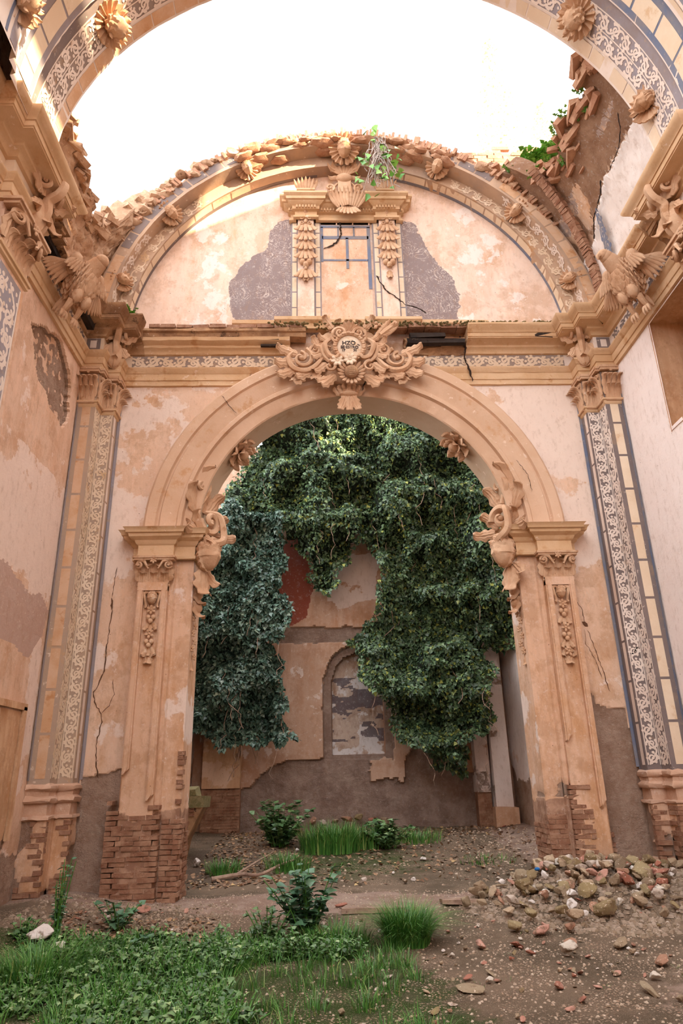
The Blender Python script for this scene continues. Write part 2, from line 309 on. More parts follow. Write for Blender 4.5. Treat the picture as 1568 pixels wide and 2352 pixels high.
mPale = stucco('pale_sgraffito', (222, 196, 168), (214, 184, 152), (204, 164, 122), bump=.15, sc=1.2)
mPaleW = stucco('white_sgraffito', (228, 210, 196), (220, 198, 182), (212, 182, 156), bump=.15, sc=1.2)
mGrey = stucco('grey_ground', (156, 134, 120), (146, 126, 116), (168, 134, 104), bump=.2, sc=1.5)
mGreyD = stucco('dark_grey_ground', (132, 114, 108), (122, 108, 106), (146, 122, 104), bump=.2, sc=1.5)
mTan = stucco('tan_ground', (190, 154, 124), (172, 142, 120), (190, 140, 96), bump=.2, sc=1.5)
mQuoin = stucco('painted_quoin', (206, 156, 112), (216, 178, 146), (194, 134, 84), bump=.2, sc=1.6, rnd=.25)
mQuoinW = stucco('pale_quoin', (230, 208, 180), (222, 196, 164), (212, 172, 130), bump=.2, sc=1.6, rnd=.25)
mGroundL = stucco('tan_scroll_ground', (182, 150, 124), (172, 146, 126), (188, 148, 110), bump=.2, sc=1.5)
mBlue = stucco('blue_grey_paint', (150, 140, 146), (146, 130, 128), (166, 144, 130), bump=.2, sc=2.5, spk=(170, 160, 160))
mBlueS = stucco('slate_blue_paint', (108, 116, 138), (130, 126, 132), (146, 132, 128), bump=.2, sc=2.5, spk=(170, 160, 160))
mCrack = stucco('crack_dark', (58, 38, 28), (40, 28, 22), (70, 46, 34))
mCrackL = stucco('crack_thin', (104, 68, 46), (84, 54, 38), (120, 84, 60))
mInk = stucco('lettering_paint', (62, 50, 50), (78, 62, 58), (50, 40, 40), sc=8, spk=(90, 80, 76))
mWood = stucco('weathered_wood', (170, 140, 118), (140, 110, 92), (110, 84, 70), sc=7)
def rocks(name, cols, spk=(225, 205, 185)):
    n = NT(name); r = n.N.new('ShaderNodeObjectInfo').outputs['Random']; c = lin(cols[0])
    for i, q in enumerate(cols[1:]): c = n.mix(n.ma('GREATER_THAN', r, (i+1)/len(cols)), c, lin(q))
    c = n.mix(n.rmp(n.noise(14, 5), .5, .7), c, lin((120, 94, 70))); c = n.mix(n.rmp(n.noise(40, 4), .62, .7), c, lin(spk))
    return n.done(c, n.noise(50, 6, .7), .6, .01)
mRock = rocks('rubble_stone', [(150, 126, 98), (172, 146, 116), (128, 106, 82), (190, 172, 156), (164, 118, 92), (142, 120, 80), (166, 98, 76), (150, 130, 102)])
mBits = stucco('rubble_bits', (140, 116, 90), (112, 92, 70), (178, 156, 136), rnd=.8, sc=20)
mWhiteR = rocks('white_plaster_lump', [(214, 204, 196), (200, 188, 172)])
mYel = rocks('mossy_stone', [(150, 130, 92), (136, 114, 78)])
mRed = rocks('red_brick_chip', [(180, 122, 102), (164, 104, 84), (188, 136, 116)])
def foliage(name, a, b, c, rough=.45, tr=.25):
    n = NT(name); r = n.attr('rnd').outputs['Fac']; k = n.mix(n.rmp(r, .2, .7), lin(a), lin(b)); k = n.mix(n.rmp(r, .88, .97), k, lin(c))
    k = n.mix(n.ma('MULTIPLY', n.rmp(n.noise(1.6, 3), .4, .65), .5), k, lin(a)); n.b.inputs['Roughness'].default_value = rough; n.b.inputs['Specular IOR Level'].default_value = .5
    return n.done(k)
mIvy = foliage('ivy_leaves', (50, 72, 50), (98, 126, 86), (150, 156, 66))
mIvyB = foliage('glossy_ivy_leaves', (50, 74, 62), (94, 122, 106), (136, 154, 134), .35)
mIvyBack = foliage('ivy_dark_backing', (22, 32, 22), (30, 42, 28), (40, 52, 34), .9)  # dark sheet behind the leaves, shade between them put into its colour
mGrass = foliage('grass_blades', (58, 108, 42), (92, 148, 62), (160, 172, 100))
mWeed = foliage('weed_leaves', (64, 96, 54), (106, 138, 84), (156, 178, 124))
mWeedD = foliage('nettle_leaves', (60, 98, 68), (92, 132, 98), (130, 160, 126))
mFresh = foliage('fresh_green_leaves', (84, 140, 50), (124, 176, 70), (160, 200, 110))
mDry = foliage('dry_vine', (170, 150, 140), (200, 186, 176), (140, 120, 106), .9)
mLitter = foliage('fallen_leaves', (122, 84, 56), (170, 130, 92), (196, 160, 100), .8)
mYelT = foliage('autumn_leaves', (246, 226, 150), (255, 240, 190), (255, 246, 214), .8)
def ground():
    n = NT('earth'); c = n.mix(n.rmp(n.noise(.9, 6), .38, .62), lin((92, 76, 58)), lin((120, 98, 78)))
    m = n.attr('mask'); sp = n.N.new('ShaderNodeSeparateColor'); n.L.new(m.outputs['Color'], sp.inputs[0]); R, G, B = sp.outputs
    f = n.noise(5, 7, .7)
    th = lambda q: n.rmp(n.ma('ADD', q, n.ma('MULTIPLY', n.ma('SUBTRACT', f, .5), 1.3)), .4, .7)
    c = n.mix(th(G), c, n.mix(n.rmp(n.noise(3, 5), .4, .6), lin((138, 108, 92)), lin((156, 130, 114))))
    c = n.mix(th(R), c, n.mix(n.rmp(n.noise(4, 6), .4, .65), lin((50, 66, 26)), lin((74, 74, 46))))
    c = n.mix(th(B), c, lin((92, 74, 60)))
    v = n.N.new('ShaderNodeTexVoronoi'); n.L.new(n.P, v.inputs['Vector']); v.inputs['Scale'].default_value = 42
    pe = n.ma('MULTIPLY', n.rmp(v.outputs['Distance'], .30, .38, 1, 0), n.rmp(n.noise(2.2, 4), .40, .62))
    c = n.mix(n.ma('MULTIPLY', pe, .8), c, n.mix(n.rmp(n.noise(60, 2), .4, .6), lin((206, 182, 156)), lin((166, 122, 96))))
    v2 = n.vor(110); c = n.mix(n.rmp(v2, .15, .3, .55, 0), c, lin((196, 170, 142)))
    return n.done(c, n.ma('ADD', n.ma('MULTIPLY', pe, .5), n.noise(30, 7, .75)), .8, .02)
mGround = ground()
# ---------------------------------------------------------------- big structure
def gz(x, y):
    x = np.asarray(x, float); y = np.asarray(y, float)
    z = .02+.13*sstep(7, 10, y)+.30*sstep(10.4, 16.5, y)
    z = z+.10*sstep(2.9, 4.2, np.abs(x))*sstep(6, 8, y)
    z = z+.38*np.exp(-((x-2.55)/1.05)**2-((y-8.9)/.75)**2)+.20*np.exp(-((x-3.9)/.8)**2-((y-8.6)/.9)**2)+.10*np.exp(-((x+3.7)/.7)**2-((y-8.8)/1.3)**2)
    P = np.stack([x, y, 0*x], -1); return z+(fbm(P, .9, 3)-.5)*.10+(fbm(P, 7, 3)-.5)*.022
def gzz(x, y): return float(gz(np.array([x]), np.array([y]))[0])
def plane(mb, org, ux, vx, nrm, U, V, st, maskf=None, dispf=None, cut=None, rough=.006):
    org, ux, vx, nrm = [np.array(q, float) for q in (org, ux, vx, nrm)]
    nu, nv = int(U/st)+2, int(V/st)+2; u, v = np.meshgrid(np.linspace(0, U, nu), np.linspace(0, V, nv), indexing='ij')
    P = org+u[..., None]*ux+v[..., None]*vx; m = np.zeros((nu, nv, 4)) if maskf is None else maskf(P, u, v)
    d = (fbm(P, 2.5, 4)-.5)*rough*3 + (0 if dispf is None else dispf(P, u, v, m)); d = d-m[..., 0]*(.022+.03*(fbm(P, 14, 3)-.3))
    P = P+d[..., None]*nrm; F = gridF(nu, nv)
    if cut is not None:
        k = cut(P, u, v).ravel(); F = F[~k[F].all(1)]
    mb.add(P, F, None, .5, m.reshape(-1, 4))
X0, Z0 = (1, 0, 0), (0, 0, 1)
# earth floor
mb = MB(); xs, ys = np.meshgrid(np.linspace(-7, 7, 200), np.linspace(2, 17.2, 240), indexing='ij'); zs = gz(xs, ys); P = np.stack([xs, ys, zs], -1)
m = np.zeros(xs.shape+(4,)); big = fbm(P, .8, 3)
m[..., 0] = sstep(8.9, 7.4, ys)*sstep(1.3, -.6, xs+(big-.5)*2)*1.0+.75*np.exp(-((xs+.3)/2.2)**2-((ys-12.6)/2.0)**2)
m[..., 1] = np.exp(-((ys-9.6-(big-.5)*1.2)/.55)**2)*1.2+sstep(.6, 3.0, xs)*sstep(7.6, 5.5, ys)*.8+sstep(2.2, 3.2, xs)*sstep(10.6, 11.4, ys)*.9
m[..., 2] = .9*np.exp(-((xs+2.3)/1.0)**2-((ys-12.6)/1.7)**2)
mb.add(P, gridF(200, 240), None, .5, m.reshape(-1, 4))
mb.add([(-7, -10, -.02), (7, -10, -.02), (7, 2, .02), (-7, 2, .02)], [(0, 1, 2, 3)]); mb.add([(-60, -60, -.3), (60, -60, -.3), (60, 80, -.3), (-60, 80, -.3)], [(0, 1, 2, 3)])
struct(mb, 'floor', mGround)

LOSSL = [(-3.80, 1.58), (-3.41, 1.66), (-3.16, 1.72), (-3.1, 1.5), (-3.1, 0), (-3.9, 0)]
LOSSR = [(3.15, 2.75), (3.35, 2.45), (3.74, 2.34), (3.9, 1.6), (3.9, 0), (3.0, 0), (3.1, 1.14), (3.1, 1.46), (3.12, 1.96)]
def mk(shape): return np.zeros(shape+(4,))
def end_mask(P, u, v):
    m = mk(u.shape); x, z = P[..., 0], P[..., 2]; m[..., 0] = np.maximum(rag(P, x, z, LOSSL), rag(P, x, z, LOSSR))
    m[..., 2] = .5*sstep(3.5, 5.5, z)*sstep(1.5, 3, np.abs(x))+.35*sstep(0, 3.4, x)*sstep(4, 5.5, z); return m
acut = lambda P, u, v: ((np.abs(P[..., 0]) < 2.55) & (P[..., 2] < 5.0)) | (np.hypot(P[..., 0], P[..., 2]-5.0) < 2.55)
mb = MB(); plane(mb, (-3.82, 9.9, 0), X0, Z0, (0, -1, 0), 7.64, 8.5, .03, end_mask, None, acut)
plane(mb, (-5.0, 10.4, 0), X0, Z0, (0, 1, 0), 10, 8.6, .1, None, None, acut, 0)
for s in (-1, 1): box(mb, (s*3.83, 9.93, 0), (s*5.2, 10.39, 8.6))
we = struct(mb, 'wall_end', mWall)
# upper wall (lunette) above the cornice
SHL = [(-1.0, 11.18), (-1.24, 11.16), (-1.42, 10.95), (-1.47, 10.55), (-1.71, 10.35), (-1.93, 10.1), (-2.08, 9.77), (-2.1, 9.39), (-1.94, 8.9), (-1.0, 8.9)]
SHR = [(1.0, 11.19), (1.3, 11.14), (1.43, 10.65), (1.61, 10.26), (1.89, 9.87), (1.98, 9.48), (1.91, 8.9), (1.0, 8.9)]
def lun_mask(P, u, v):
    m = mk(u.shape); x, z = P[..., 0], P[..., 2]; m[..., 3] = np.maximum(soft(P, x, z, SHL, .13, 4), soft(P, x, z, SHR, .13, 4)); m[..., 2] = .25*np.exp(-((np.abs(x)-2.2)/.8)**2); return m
mb = MB(); plane(mb, (-4.1, 9.9, 8.5), X0, Z0, (0, -1, 0), 8.2, 4.1, .03, lun_mask, None, lambda P, u, v: np.hypot(P[..., 0], P[..., 2]-8.5) > 4.05)
plane(mb, (-4.5, 10.3, 8.5), X0, Z0, (0, 1, 0), 9, 4.3, .1, None, None, lambda P, u, v: np.hypot(P[..., 0], P[..., 2]-8.5) > 4.2, 0)
wl_ = struct(mb, 'wall_upper', mLun)
# side walls
HOLE = [(7.57, 7.21), (7.85, 7.37), (8.14, 7.46), (8.48, 7.58), (8.92, 7.35), (9.12, 6.67), (8.95, 6.39), (8.44, 6.48), (7.92, 6.64), (7.74, 6.93)]
MAUVE = [(7.3, 4.3), (7.73, 4.05), (8.25, 3.95), (8.69, 3.84), (9.05, 3.97), (9.31, 3.78), (9.21, 3.41), (8.89, 3.07), (8.4, 3.15), (7.5, 3.18), (7, 3.3)]
def left_mask(P, u, v):
    m = mk(u.shape); y, z = P[..., 1], P[..., 2]; m[..., 0] = np.maximum(rag(P, y, z, HOLE, .07, 5), .62*sstep(1.2, .5, z+(fbm(P, 2, 3)-.5)*1.2)); m[..., 3] = rag(P, y, z, MAUVE, .08, 3)
    m[..., 2] = .75*np.exp(-((z-4.6-.2*(y-8))/.75)**2)+.7*np.exp(-((y-9.15)/.2)**2)*(z < 3.4)*(z > 1.4)+.3*(z > 4)*(z < 5.6); return m
mb = MB(); plane(mb, (-4.28, 6.4, 0), (0, 1, 0), Z0, (1, 0, 0), 3.1, 8.7, .03, left_mask, lambda P, u, v, m: -.05*m[..., 0]*(P[..., 2] > 5))
box(mb, (-5.2, -9, -.2), (-4.36, 10.4, 8.6)); box(mb, (-4.4, -9, -.2), (-4.28, 6.4, 8.6))
wL = struct(mb, 'wall_left', mLeft)
mb = MB(); plane(mb, (-4.262, 6.5, .9), (0, 1, 0), Z0, (1, 0, 0), 2.36, 1.5, .05, lambda P, u, v: np.stack([.8*sstep(1.3, 1.0, P[..., 2]+.3*fbm(P, 3, 2)), 0*u, .2+0*u, 0*u], -1)); sweep(mb, [(0, 0), (0, 0)], [(0, 0), (0, .01)]) if False else None; box(mb, (-4.27, 6.5, 2.42), (-4.235, 8.98, 2.50)); box(mb, (-4.27, 8.88, .95), (-4.235, 8.98, 2.46)); mb.build('sealed_doorway', mNiche, wL)
REC = (6.72, 8.2, 5.92, 7.64)
def right_mask(P, u, v):
    m = mk(u.shape); y, z = P[..., 1], P[..., 2]; m[..., 2] = .9*sstep(1.5, 3, z)*sstep(9.6, 8.8, y)+.35; return m
rcut = lambda P, u, v: (P[..., 1] > REC[0]) & (P[..., 1] < REC[1]) & (P[..., 2] > REC[2]+.10*(fbm(P, 5, 3)-.5)) & (P[..., 2] < REC[3])
mb = MB(); plane(mb, (4.28, 6.2, 0), (0, 1, 0), Z0, (-1, 0, 0), 3.3, 8.7, .035, right_mask, None, rcut)
box(mb, (4.28, -9, -.2), (5.6, 6.2, 8.6)); box(mb, (4.33, 8.24, 0), (5.6, 10.4, 8.6)); box(mb, (4.33, 6.2, 0), (5.6, 8.24, 5.86)); box(mb, (5.2, 6.2, 5.8), (5.6, 8.24, 8.6)); box(mb, (4.33, 6.2, 7.72), (5.6, 8.24, 8.6))
wR = struct(mb, 'wall_right', mRight)
# ochre lining of the recess in the right wall
mb = MB(); a, b, c, d = REC
plane(mb, (4.27, b, c-.06), X0, Z0, (0, -1, 0), .95, d-c+.1, .05); plane(mb, (4.27, a-.3, d+.0), X0, (0, 1, 0), (0, 0, -1), .95, b-a+.3, .06); plane(mb, (4.27, a-.3, c-.04), X0, (0, 1, 0), (0, 0, 1), .95, b-a+.3, .06); plane(mb, (5.19, a-.3, c-.05), (0, 1, 0), Z0, (-1, 0, 0), b-a+.3, d-c+.1, .06)
box(mb, (4.30, b+.005, c-.05), (5.19, b+.03, d))
struct(mb, 'trim_1', mNiche)
# west part of the nave, behind the camera
mb = MB(); box(mb, (-5.2, -9.8, -.2), (5.6, -9, 9.0)); struct(mb, 'wall_back', mWall)

# chancel --------------------------------------------------------
NICHE = [(-.32, 2.0), (-.31, 3.6), (-.18, 4.0), (.0, 4.2), (.28, 4.3), (.60, 4.22), (.82, 3.98), (.9, 3.6), (.9, 2.0)]
NICHB = [(-.52, 1.9), (-.50, 3.69), (-.30, 4.2), (.0, 4.42), (.28, 4.5), (.8, 4.45), (1.1, 4.0), (1.1, 1.9)]
BAND = [(-1.8, 4.96), (.5, 4.93), (.5, 4.55), (-1.8, 4.56)]
RED = [(-1.7, 7.2), (-.92, 7.3), (-.72, 6.2), (-.85, 5.2), (-1.1, 5.05), (-1.7, 4.96)]
ROUGHC = [(-2.6, 1.2), (-2.1, 1.45), (-1.92, 1.66), (-1.33, 1.92), (-.49, 1.95), (-.42, 2.32), (1.0, 2.11), (1.34, 1.80), (1.56, 2.28), (2.05, 1.99), (3.1, 1.41), (3.1, 0), (-2.6, 0)]
PATCH = [(.56, 2.3), (1.41, 2.3), (1.30, 1.36), (.9, 1.5), (.53, 1.40)]
GREYC = [(-.3, 6.9), (.9, 6.75), (.9, 5.7), (.14, 5.4), (-.3, 5.6)]
def ch_mask(P, u, v):
    m = mk(u.shape); x, z = P[..., 0], P[..., 2]; nb = rag(P, x, z, NICHB, .05); ni = pip(x, z, NICHE)
    m[..., 0] = np.clip(np.maximum.reduce([rag(P, x, z, ROUGHC, .12, 3)*(1-rag(P, x, z, PATCH)), .8*nb*(1-ni), rag(P, x, z, BAND, .06)*.62]), 0, 1)
    m[..., 3] = rag(P, x, z, RED, .12, 2.5)*.8; wq = np.hypot(x+1.12, z-3.86); m[..., 2] = .9*rag(P, x, z, GREYC, .2, 2)+.3*ni+.6*(wq < .17); return m
def ch_disp(P, u, v, m):
    x, z = P[..., 0], P[..., 2]; return -.32*pip(x, z, NICHE)-.06*m[..., 0]+.10*m[..., 0]*(fbm(P, 3, 4)-.5)-.05*pip(x, z, NICHB)
mb = MB(); plane(mb, (-3.6, 16.5, 0), X0, Z0, (0, -1, 0), 7.5, 10.2, .035, ch_mask, ch_disp, lambda P, u, v: P[..., 2] > 9.7+1.0*fbm(P, 1.5, 3)-.25*(np.abs(P[..., 0]-.2) > 2)); box(mb, (-4.2, 16.9, 0), (4.6, 17.4, 9.8))
wc = struct(mb, 'wall_chancel_back', mChan)
mb = MB(); plane(mb, (-.4, 16.80, 1.95), X0, Z0, (0, -1, 0), 1.4, 2.5, .03, lambda P, u, v: np.stack([0*u, 0*u, .4*(fbm(P, 2, 3) > .5), .9*(fbm(P*[1, 1, 3.2], 2.2, 4) > .53)*(P[..., 2] < 3.75)*(P[..., 2] > 2.3)], -1))
o = mb.build('niche_back', mNicheC, wc)
def cs_mask(P, u, v):
    m = mk(u.shape); z = P[..., 2]; y = P[..., 1]; m[..., 0] = np.maximum(.9*sstep(1.9, 1.2, z+(fbm(P, 1.5, 3)-.5)*1.5), .9*(np.abs(y-13.2-(fbm(P, 2, 2)-.5)*.4) < .22)*(z > 1.3)*(z < 5)); m[..., 2] = .6; return m
mb = MB(); plane(mb, (3.75, 10.4, 0), (0, 1, 0), Z0, (-1, 0, 0), 6.1, 10.8, .05, cs_mask); box(mb, (3.85, 10.4, 0), (4.5, 16.9, 10.8)); struct(mb, 'wall_chancel_right', mRight)  # upper part is added height that keeps the sun off the ivy
mb = MB(); plane(mb, (-3.45, 10.4, 0), (0, 1, 0), Z0, (1, 0, 0), 6.1, 6.3, .05, cs_mask); box(mb, (-4.2, 10.4, 0), (-3.55, 16.9, 6.3)); struct(mb, 'wall_chancel_left', mChan)

# ---------------------------------------------------------------- chancel arch and its piers
AZ = 5.0
ap = [(3.20, 9.90), (3.20, 9.70), (3.16, 9.66), (3.02, 9.66), (3.00, 9.70), (2.97, 9.70), (2.95, 9.66), (2.72, 9.72), (2.70, 9.70), (2.64, 9.70), (2.62, 9.76), (2.42, 9.78), (2.40, 9.80)]
t = thing('chancel_arch', (0, 9.8, 5.0), 'large round plaster arch opening into the ivy-filled chancel', 'arch')
mb = MB(); arcs(mb, ap, AZ, 0, pi, 120, jit=.006); mb.build('archivolt', mArch, t)
mb = MB(); arcs(mb, [(2.40, 9.80), (2.40, 10.4), (2.6, 10.42)], AZ, 0, pi, 96, jit=.01); mb.build('soffit', mSoff, t)
mb = MB(); ff = flat_fn((0, 9.66, 0), X0, Z0, (0, -1, 0)); crack(mb, [(.24, 7.62), (.18, 7.5), (.16, 7.40)], flat_fn((0, 9.655, 0), X0, Z0, (0, -1, 0)), .03)
crack(mb, [(-2.1, 7.33), (-2.0, 7.17), (-1.86, 7.0)], flat_fn((0, 9.65, 0), X0, Z0, (0, -1, 0)), .008); crack(mb, [(2.55, 6.15), (2.7, 5.9), (2.74, 5.6)], flat_fn((0, 9.66, 0), X0, Z0, (0, -1, 0)), .008)
mb.build('crack', mCrack, t)
def garland(parent, T, H, kind):
    mb = MB(); head(mb, T@loc(0, -.11, .05), .085); mb.build('cherub_head', mStone, parent)
    mb = MB()
    for s in (-1, 1): curl_tube(mb, T, [(s*.04, -.02, .02), (s*.11, -.03, .03), (s*.10, -.12, .04), (s*.08, -.22, .02), (s*.10, -.25, .03)], [.012, .02, .018, .02, .016]); ell(mb, (s*.10, -.03, .03), (.025, .025, .02), T)
    mb.build('ribbon', mStone, parent)
    y = -.28; i = 0
    while y > -H+.12:
        mb = MB(); k = i % 3
        if k == 0: flower(mb, T@loc(0, y, .02, rot=i), .075, 5 if i else 6)
        elif k == 1:
            for s in (-1, 1): ell(mb, (s*.035, y+.01, .03), (.035, .038, .03), T); leaf(mb, T@loc(s*.03, y+.03, .01, rot=s*2.4), .10, .07, 1.6, 2, nu=8, nv=5)
            ell(mb, (0, y-.045, .035), (.035, .038, .03), T)
        else:
            for s in (-1, 0, 1): leaf(mb, T@loc(s*.02, y+.05, .01, rot=pi+s*.55), .14, .075, 1.5, 3, nu=9, nv=5)
        mb.build('flower' if k == 0 else 'fruit' if k == 1 else 'leaf_cluster', mStone, parent); y -= .115; i += 1
    mb = MB(); leaf(mb, T@loc(0, -H+.16, .0, rot=pi), .20, .17, 1.6, 3); leaf(mb, T@loc(-.03, -H+.18, .01, rot=pi-.5), .12, .09, 1.6, 2); leaf(mb, T@loc(.03, -H+.18, .01, rot=pi+.5), .12, .09, 1.6, 2); mb.build('tip_leaf', mStone, parent)
def corinth(parent, T, W, H, name='capital', two=True, mat=None):       # capital in front of a flat face: W wide, H tall, origin bottom centre
    m = mat or mStone; mb = MB(); box(mb, (-W*.5, -.02, -.02), (W*.5, H*.82, .015), T); tube(mb, [(-W*.54, 0, .015), (W*.54, 0, .015)], .018, T); box(mb, (-W*.66, H*.86, -.02), (W*.66, H*.93, W*.26), T); box(mb, (-W*.70, H*.93, -.02), (W*.70, H, W*.30), T); c = mb.build(name, m, parent)
    mb = MB()
    for x in (-.34, 0, .34): leaf(mb, T@loc(x*W, .01, .01), H*.50, W*.36, 2.5, 3, nu=13, nv=9)
    mb.build('lower_leaves', m, c); mb = MB()
    for x in (-.5, -.17, .17, .5): leaf(mb, T@loc(x*W, H*.16, .015), H*.66, W*.34, 2.6, 3, nu=13, nv=9)
    mb.build('upper_leaves', m, c)
    for s in (-1, 1):
        mb = MB(); spiral(mb, T@loc(s*W*.44, H*.70, W*.16, ty=s*.5), W*.20, 1.5, .26, pi/2, -s, tail=[(-s*W*.30, -W*.16, -.02), (-s*W*.16, W*.10, 0)]); mb.build('volute', m, c)
    mb = MB(); flower(mb, T@loc(0, H*.84, W*.26), W*.13, 6); mb.build('rosette', m, c)
    return c
def prism(mb, path, z0, z1, st=.06, maskf=None):
    for a, b in zip(path[:-1], path[1:]):
        a, b = np.array(a, float), np.array(b, float); L = np.linalg.norm(b-a); d = (b-a)/L
        if L > .015: plane(mb, (a[0], a[1], z0), (d[0], d[1], 0), Z0, (d[1], -d[0], 0), L, z1-z0, min(st, max(L/2, .02)), maskf, None, None, .002)
def mir(path, s): return [(-x if s > 0 else x, y) for x, y in (path if s < 0 else path[::-1])]
PIER = [(-3.20, 9.92), (-3.20, 9.72), (-3.18, 9.70), (-2.75, 9.70), (-2.75, 9.76), (-2.69, 9.76), (-2.67, 9.80), (-2.42, 9.80), (-2.42, 10.42)]
for s in (-1, 1):
    sd_ = 'left' if s < 0 else 'right'
    t = thing('arch_pier', (s*2.8, 9.8, .1), 'tall %s pier of the chancel arch, %s' % (sd_, 'wide bare brick foot' if s < 0 else 'cracked panel over narrow brick foot'), 'pier', 'piers carrying the chancel arch')
    def pm(P, u, v):
        m = mk(u.shape); z = P[..., 2]; x = P[..., 0]; n = (fbm(P, 3, 3)-.5)*.5
        m[..., 0] = sstep(1.35, 1.05, z+n) if s < 0 else sstep(1.15, .8, z+n+(.9*(x > 2.75)-.4)*.9); bz = (z < 1.25)*(np.abs(x) < (3.4 if s < 0 else 3.02)); m[..., 1] = .95*m[..., 0]*bz; m[..., 0] *= 1-bz; m[..., 2] = .5*np.exp(-((z-2.3)/.4)**2)*(np.abs(x) < 2.7)+.3*(np.abs(x) < 2.45)
        return m
    mb = MB(); prism(mb, mir(PIER, s), .0, 4.7, .035, pm); mb.build('shaft', mShaft, t)
    # raised frame of the sunk panel (broken off below)
    bl, br = (1.64, 1.32) if s < 0 else (1.12, 1.95)
    mb = MB(); xs_ = [(-3.18, -3.09, bl), (-2.845, -2.75, br)]
    for (x0, x1, zb) in xs_:
        pr = [(-s*0, 0)]; a, b = (x0, x1) if s < 0 else (-x1, -x0)
        for k, (i0, dd) in enumerate(((0, .055), (.02, .07))):
            V = [(a+i0, 9.70-dd, zb+.0), (b-i0, 9.70-dd, zb+.08), (b-i0, 9.70-dd, 4.24), (a+i0, 9.70-dd, 4.24)]; V += [(q[0], 9.72, q[2]) for q in V]
            mb.add(V, [(0, 1, 2, 3), (0, 4, 5, 1), (1, 5, 6, 2), (2, 6, 7, 3), (3, 7, 4, 0)])
    a, b = (-3.18, -2.75) if s < 0 else (2.75, 3.18); box(mb, (a, 9.635, 4.12), (b, 9.72, 4.24)); mb.build('panel_frame', mShaft, t, smooth=False)
    g = thing('panel_garland', (s*2.965, 9.66, 3.1), '', ''); del g['label'], g['category']; g.parent = t; g.location = Vector(g.location)-t.location
    garland(g, fr((s*2.965, 9.69, 4.12)), 1.02 if s < 0 else 1.12, 0)
    corinth(t, fr((s*2.965, 9.69, 4.20)), .44, .42)
    mb = MB(); IP = [(0, 4.60), (.03, 4.61), (.035, 4.65), (.02, 4.66), (.02, 4.80), (.05, 4.82), (.07, 4.87), (.14, 4.91), (.15, 4.95), (.18, 4.96), (.19, 5.00), (.22, 5.03), (0, 5.06)]
    IPATH = [(-3.30, 9.92), (-3.30, 9.80), (-3.20, 9.80), (-3.20, 9.66), (-2.72, 9.66), (-2.72, 9.74), (-2.42, 9.74), (-2.42, 10.42)]
    sweep(mb, IP, mir(IPATH, s), jit=.002); mb.add([(s*3.3, 9.92, 5.055), (s*3.3, 9.66, 5.055), (s*2.42, 9.66, 5.055), (s*2.42, 10.42, 5.055)], [(0, 1, 2, 3)]); mb.build('impost', mMould, t)
    # bare brick foot
    mb = MB(); T = fr((0, 9.70, 0)); kx = (lambda x, y: y < 1.1+.12*math.sin(x*9) or random.random() < .1) if s < 0 else (lambda x, y: y < 1.35-(x > 2.9)*.25)
    if s < 0:
        bricks(mb, T, -3.34, -2.66, .02, 1.30, keep=kx, dep=(.002, .026), back=.2); mb.build('brick_foot', mBrick, t, smooth=False); mb = MB(); bricks(mb, fr((0, 9.78, 0)), -2.64, -2.38, .02, 1.2, keep=lambda x, y: y < 1.1, dep=(.002, .022), back=.15)
        mb.build('brick_foot', mBrick, t, smooth=False); mb = MB(); bricks(mb, fr((-2.42, 0, 0), (1, 0, 0)), 9.76, 10.42, .02, 1.9, keep=lambda x, y: y < 1.0 or (x < 9.95 and random.random() < .6), dep=(0, .03))
    else:
        bricks(mb, T, 2.72, 3.0, .02, 1.45, keep=kx, dep=(.002, .022), back=.15); mb.build('brick_foot', mBrick, t, smooth=False); mb = MB(); bricks(mb, fr((0, 9.80, 0)), 2.42, 2.69, .02, 1.0, dep=(0, .02), back=.15)
        mb.build('brick_foot', mBrick, t, smooth=False); mb = MB(); bricks(mb, fr((0, 9.87, 0)), 3.0, 3.3, .02, .75, dep=(0, .03), back=.1); bricks(mb, fr((2.42, 0, 0), (-1, 0, 0)), -10.42, -9.82, .02, .9, dep=(0, .02))
    mb.build('brick_foot', mBrick, t, smooth=False)
    mb = MB(); ff = flat_fn((0, 9.897, 0), X0, Z0, (0, -1, 0))
    if s < 0:
        crack(mb, [(-3.58, 4.54), (-3.61, 4.1), (-3.56, 3.91)], ff, .014)
    # carved brackets and garland on the jamb
    J = thing('jamb_carving', (s*2.4, 9.95, 3.4), 'deep carved scroll and acanthus bracket breaking out of the %s impost of the arch' % sd_, 'carving', 'carvings on the arch jambs')
    T = fr((s*2.42, 9.95, 5.0), (-s, 0, 0)); T2 = fr((s*2.40, 9.90, 5.0), (-s*.8, -.6, 0), s=1.28)
    mb = MB(); head(mb, T2@loc(0, -.27, .20), .17); mb.build('carved_head', mStone, J)
    mb = MB(); spiral(mb, T2@loc(.02, .16, .12), .22, 1.3, .26, pi, -s); curl_tube(mb, T2, [(0, .3, .1), (.12, .25, .22), (.16, .0, .26), (.05, -.12, .3), (-.1, -.15, .22)], [.02, .035, .042, .04, .03]); mb.build('scroll', mStone, J)
    mb = MB(); [leaf(mb, T2@loc(.13*q, .12-.1*abs(q), .14, rot=-q*1.5), .30, .17, 2.2, 3) for q in (-1, -.5, .5, 1)]; [leaf(mb, T2@loc(.10*q, -.05, .22, rot=pi-q*1.1), .26, .14, 2.0, 3) for q in (-1, 0, 1)]; leaf(mb, T2@loc(.02, .32, .02), .62, .32, 1.2, 4); leaf(mb, T2@loc(-.08, .3, .03, rot=.4), .4, .2, 1.6, 3); leaf(mb, T2@loc(.1, .3, .03, rot=-.5), .36, .2, 1.6, 3)
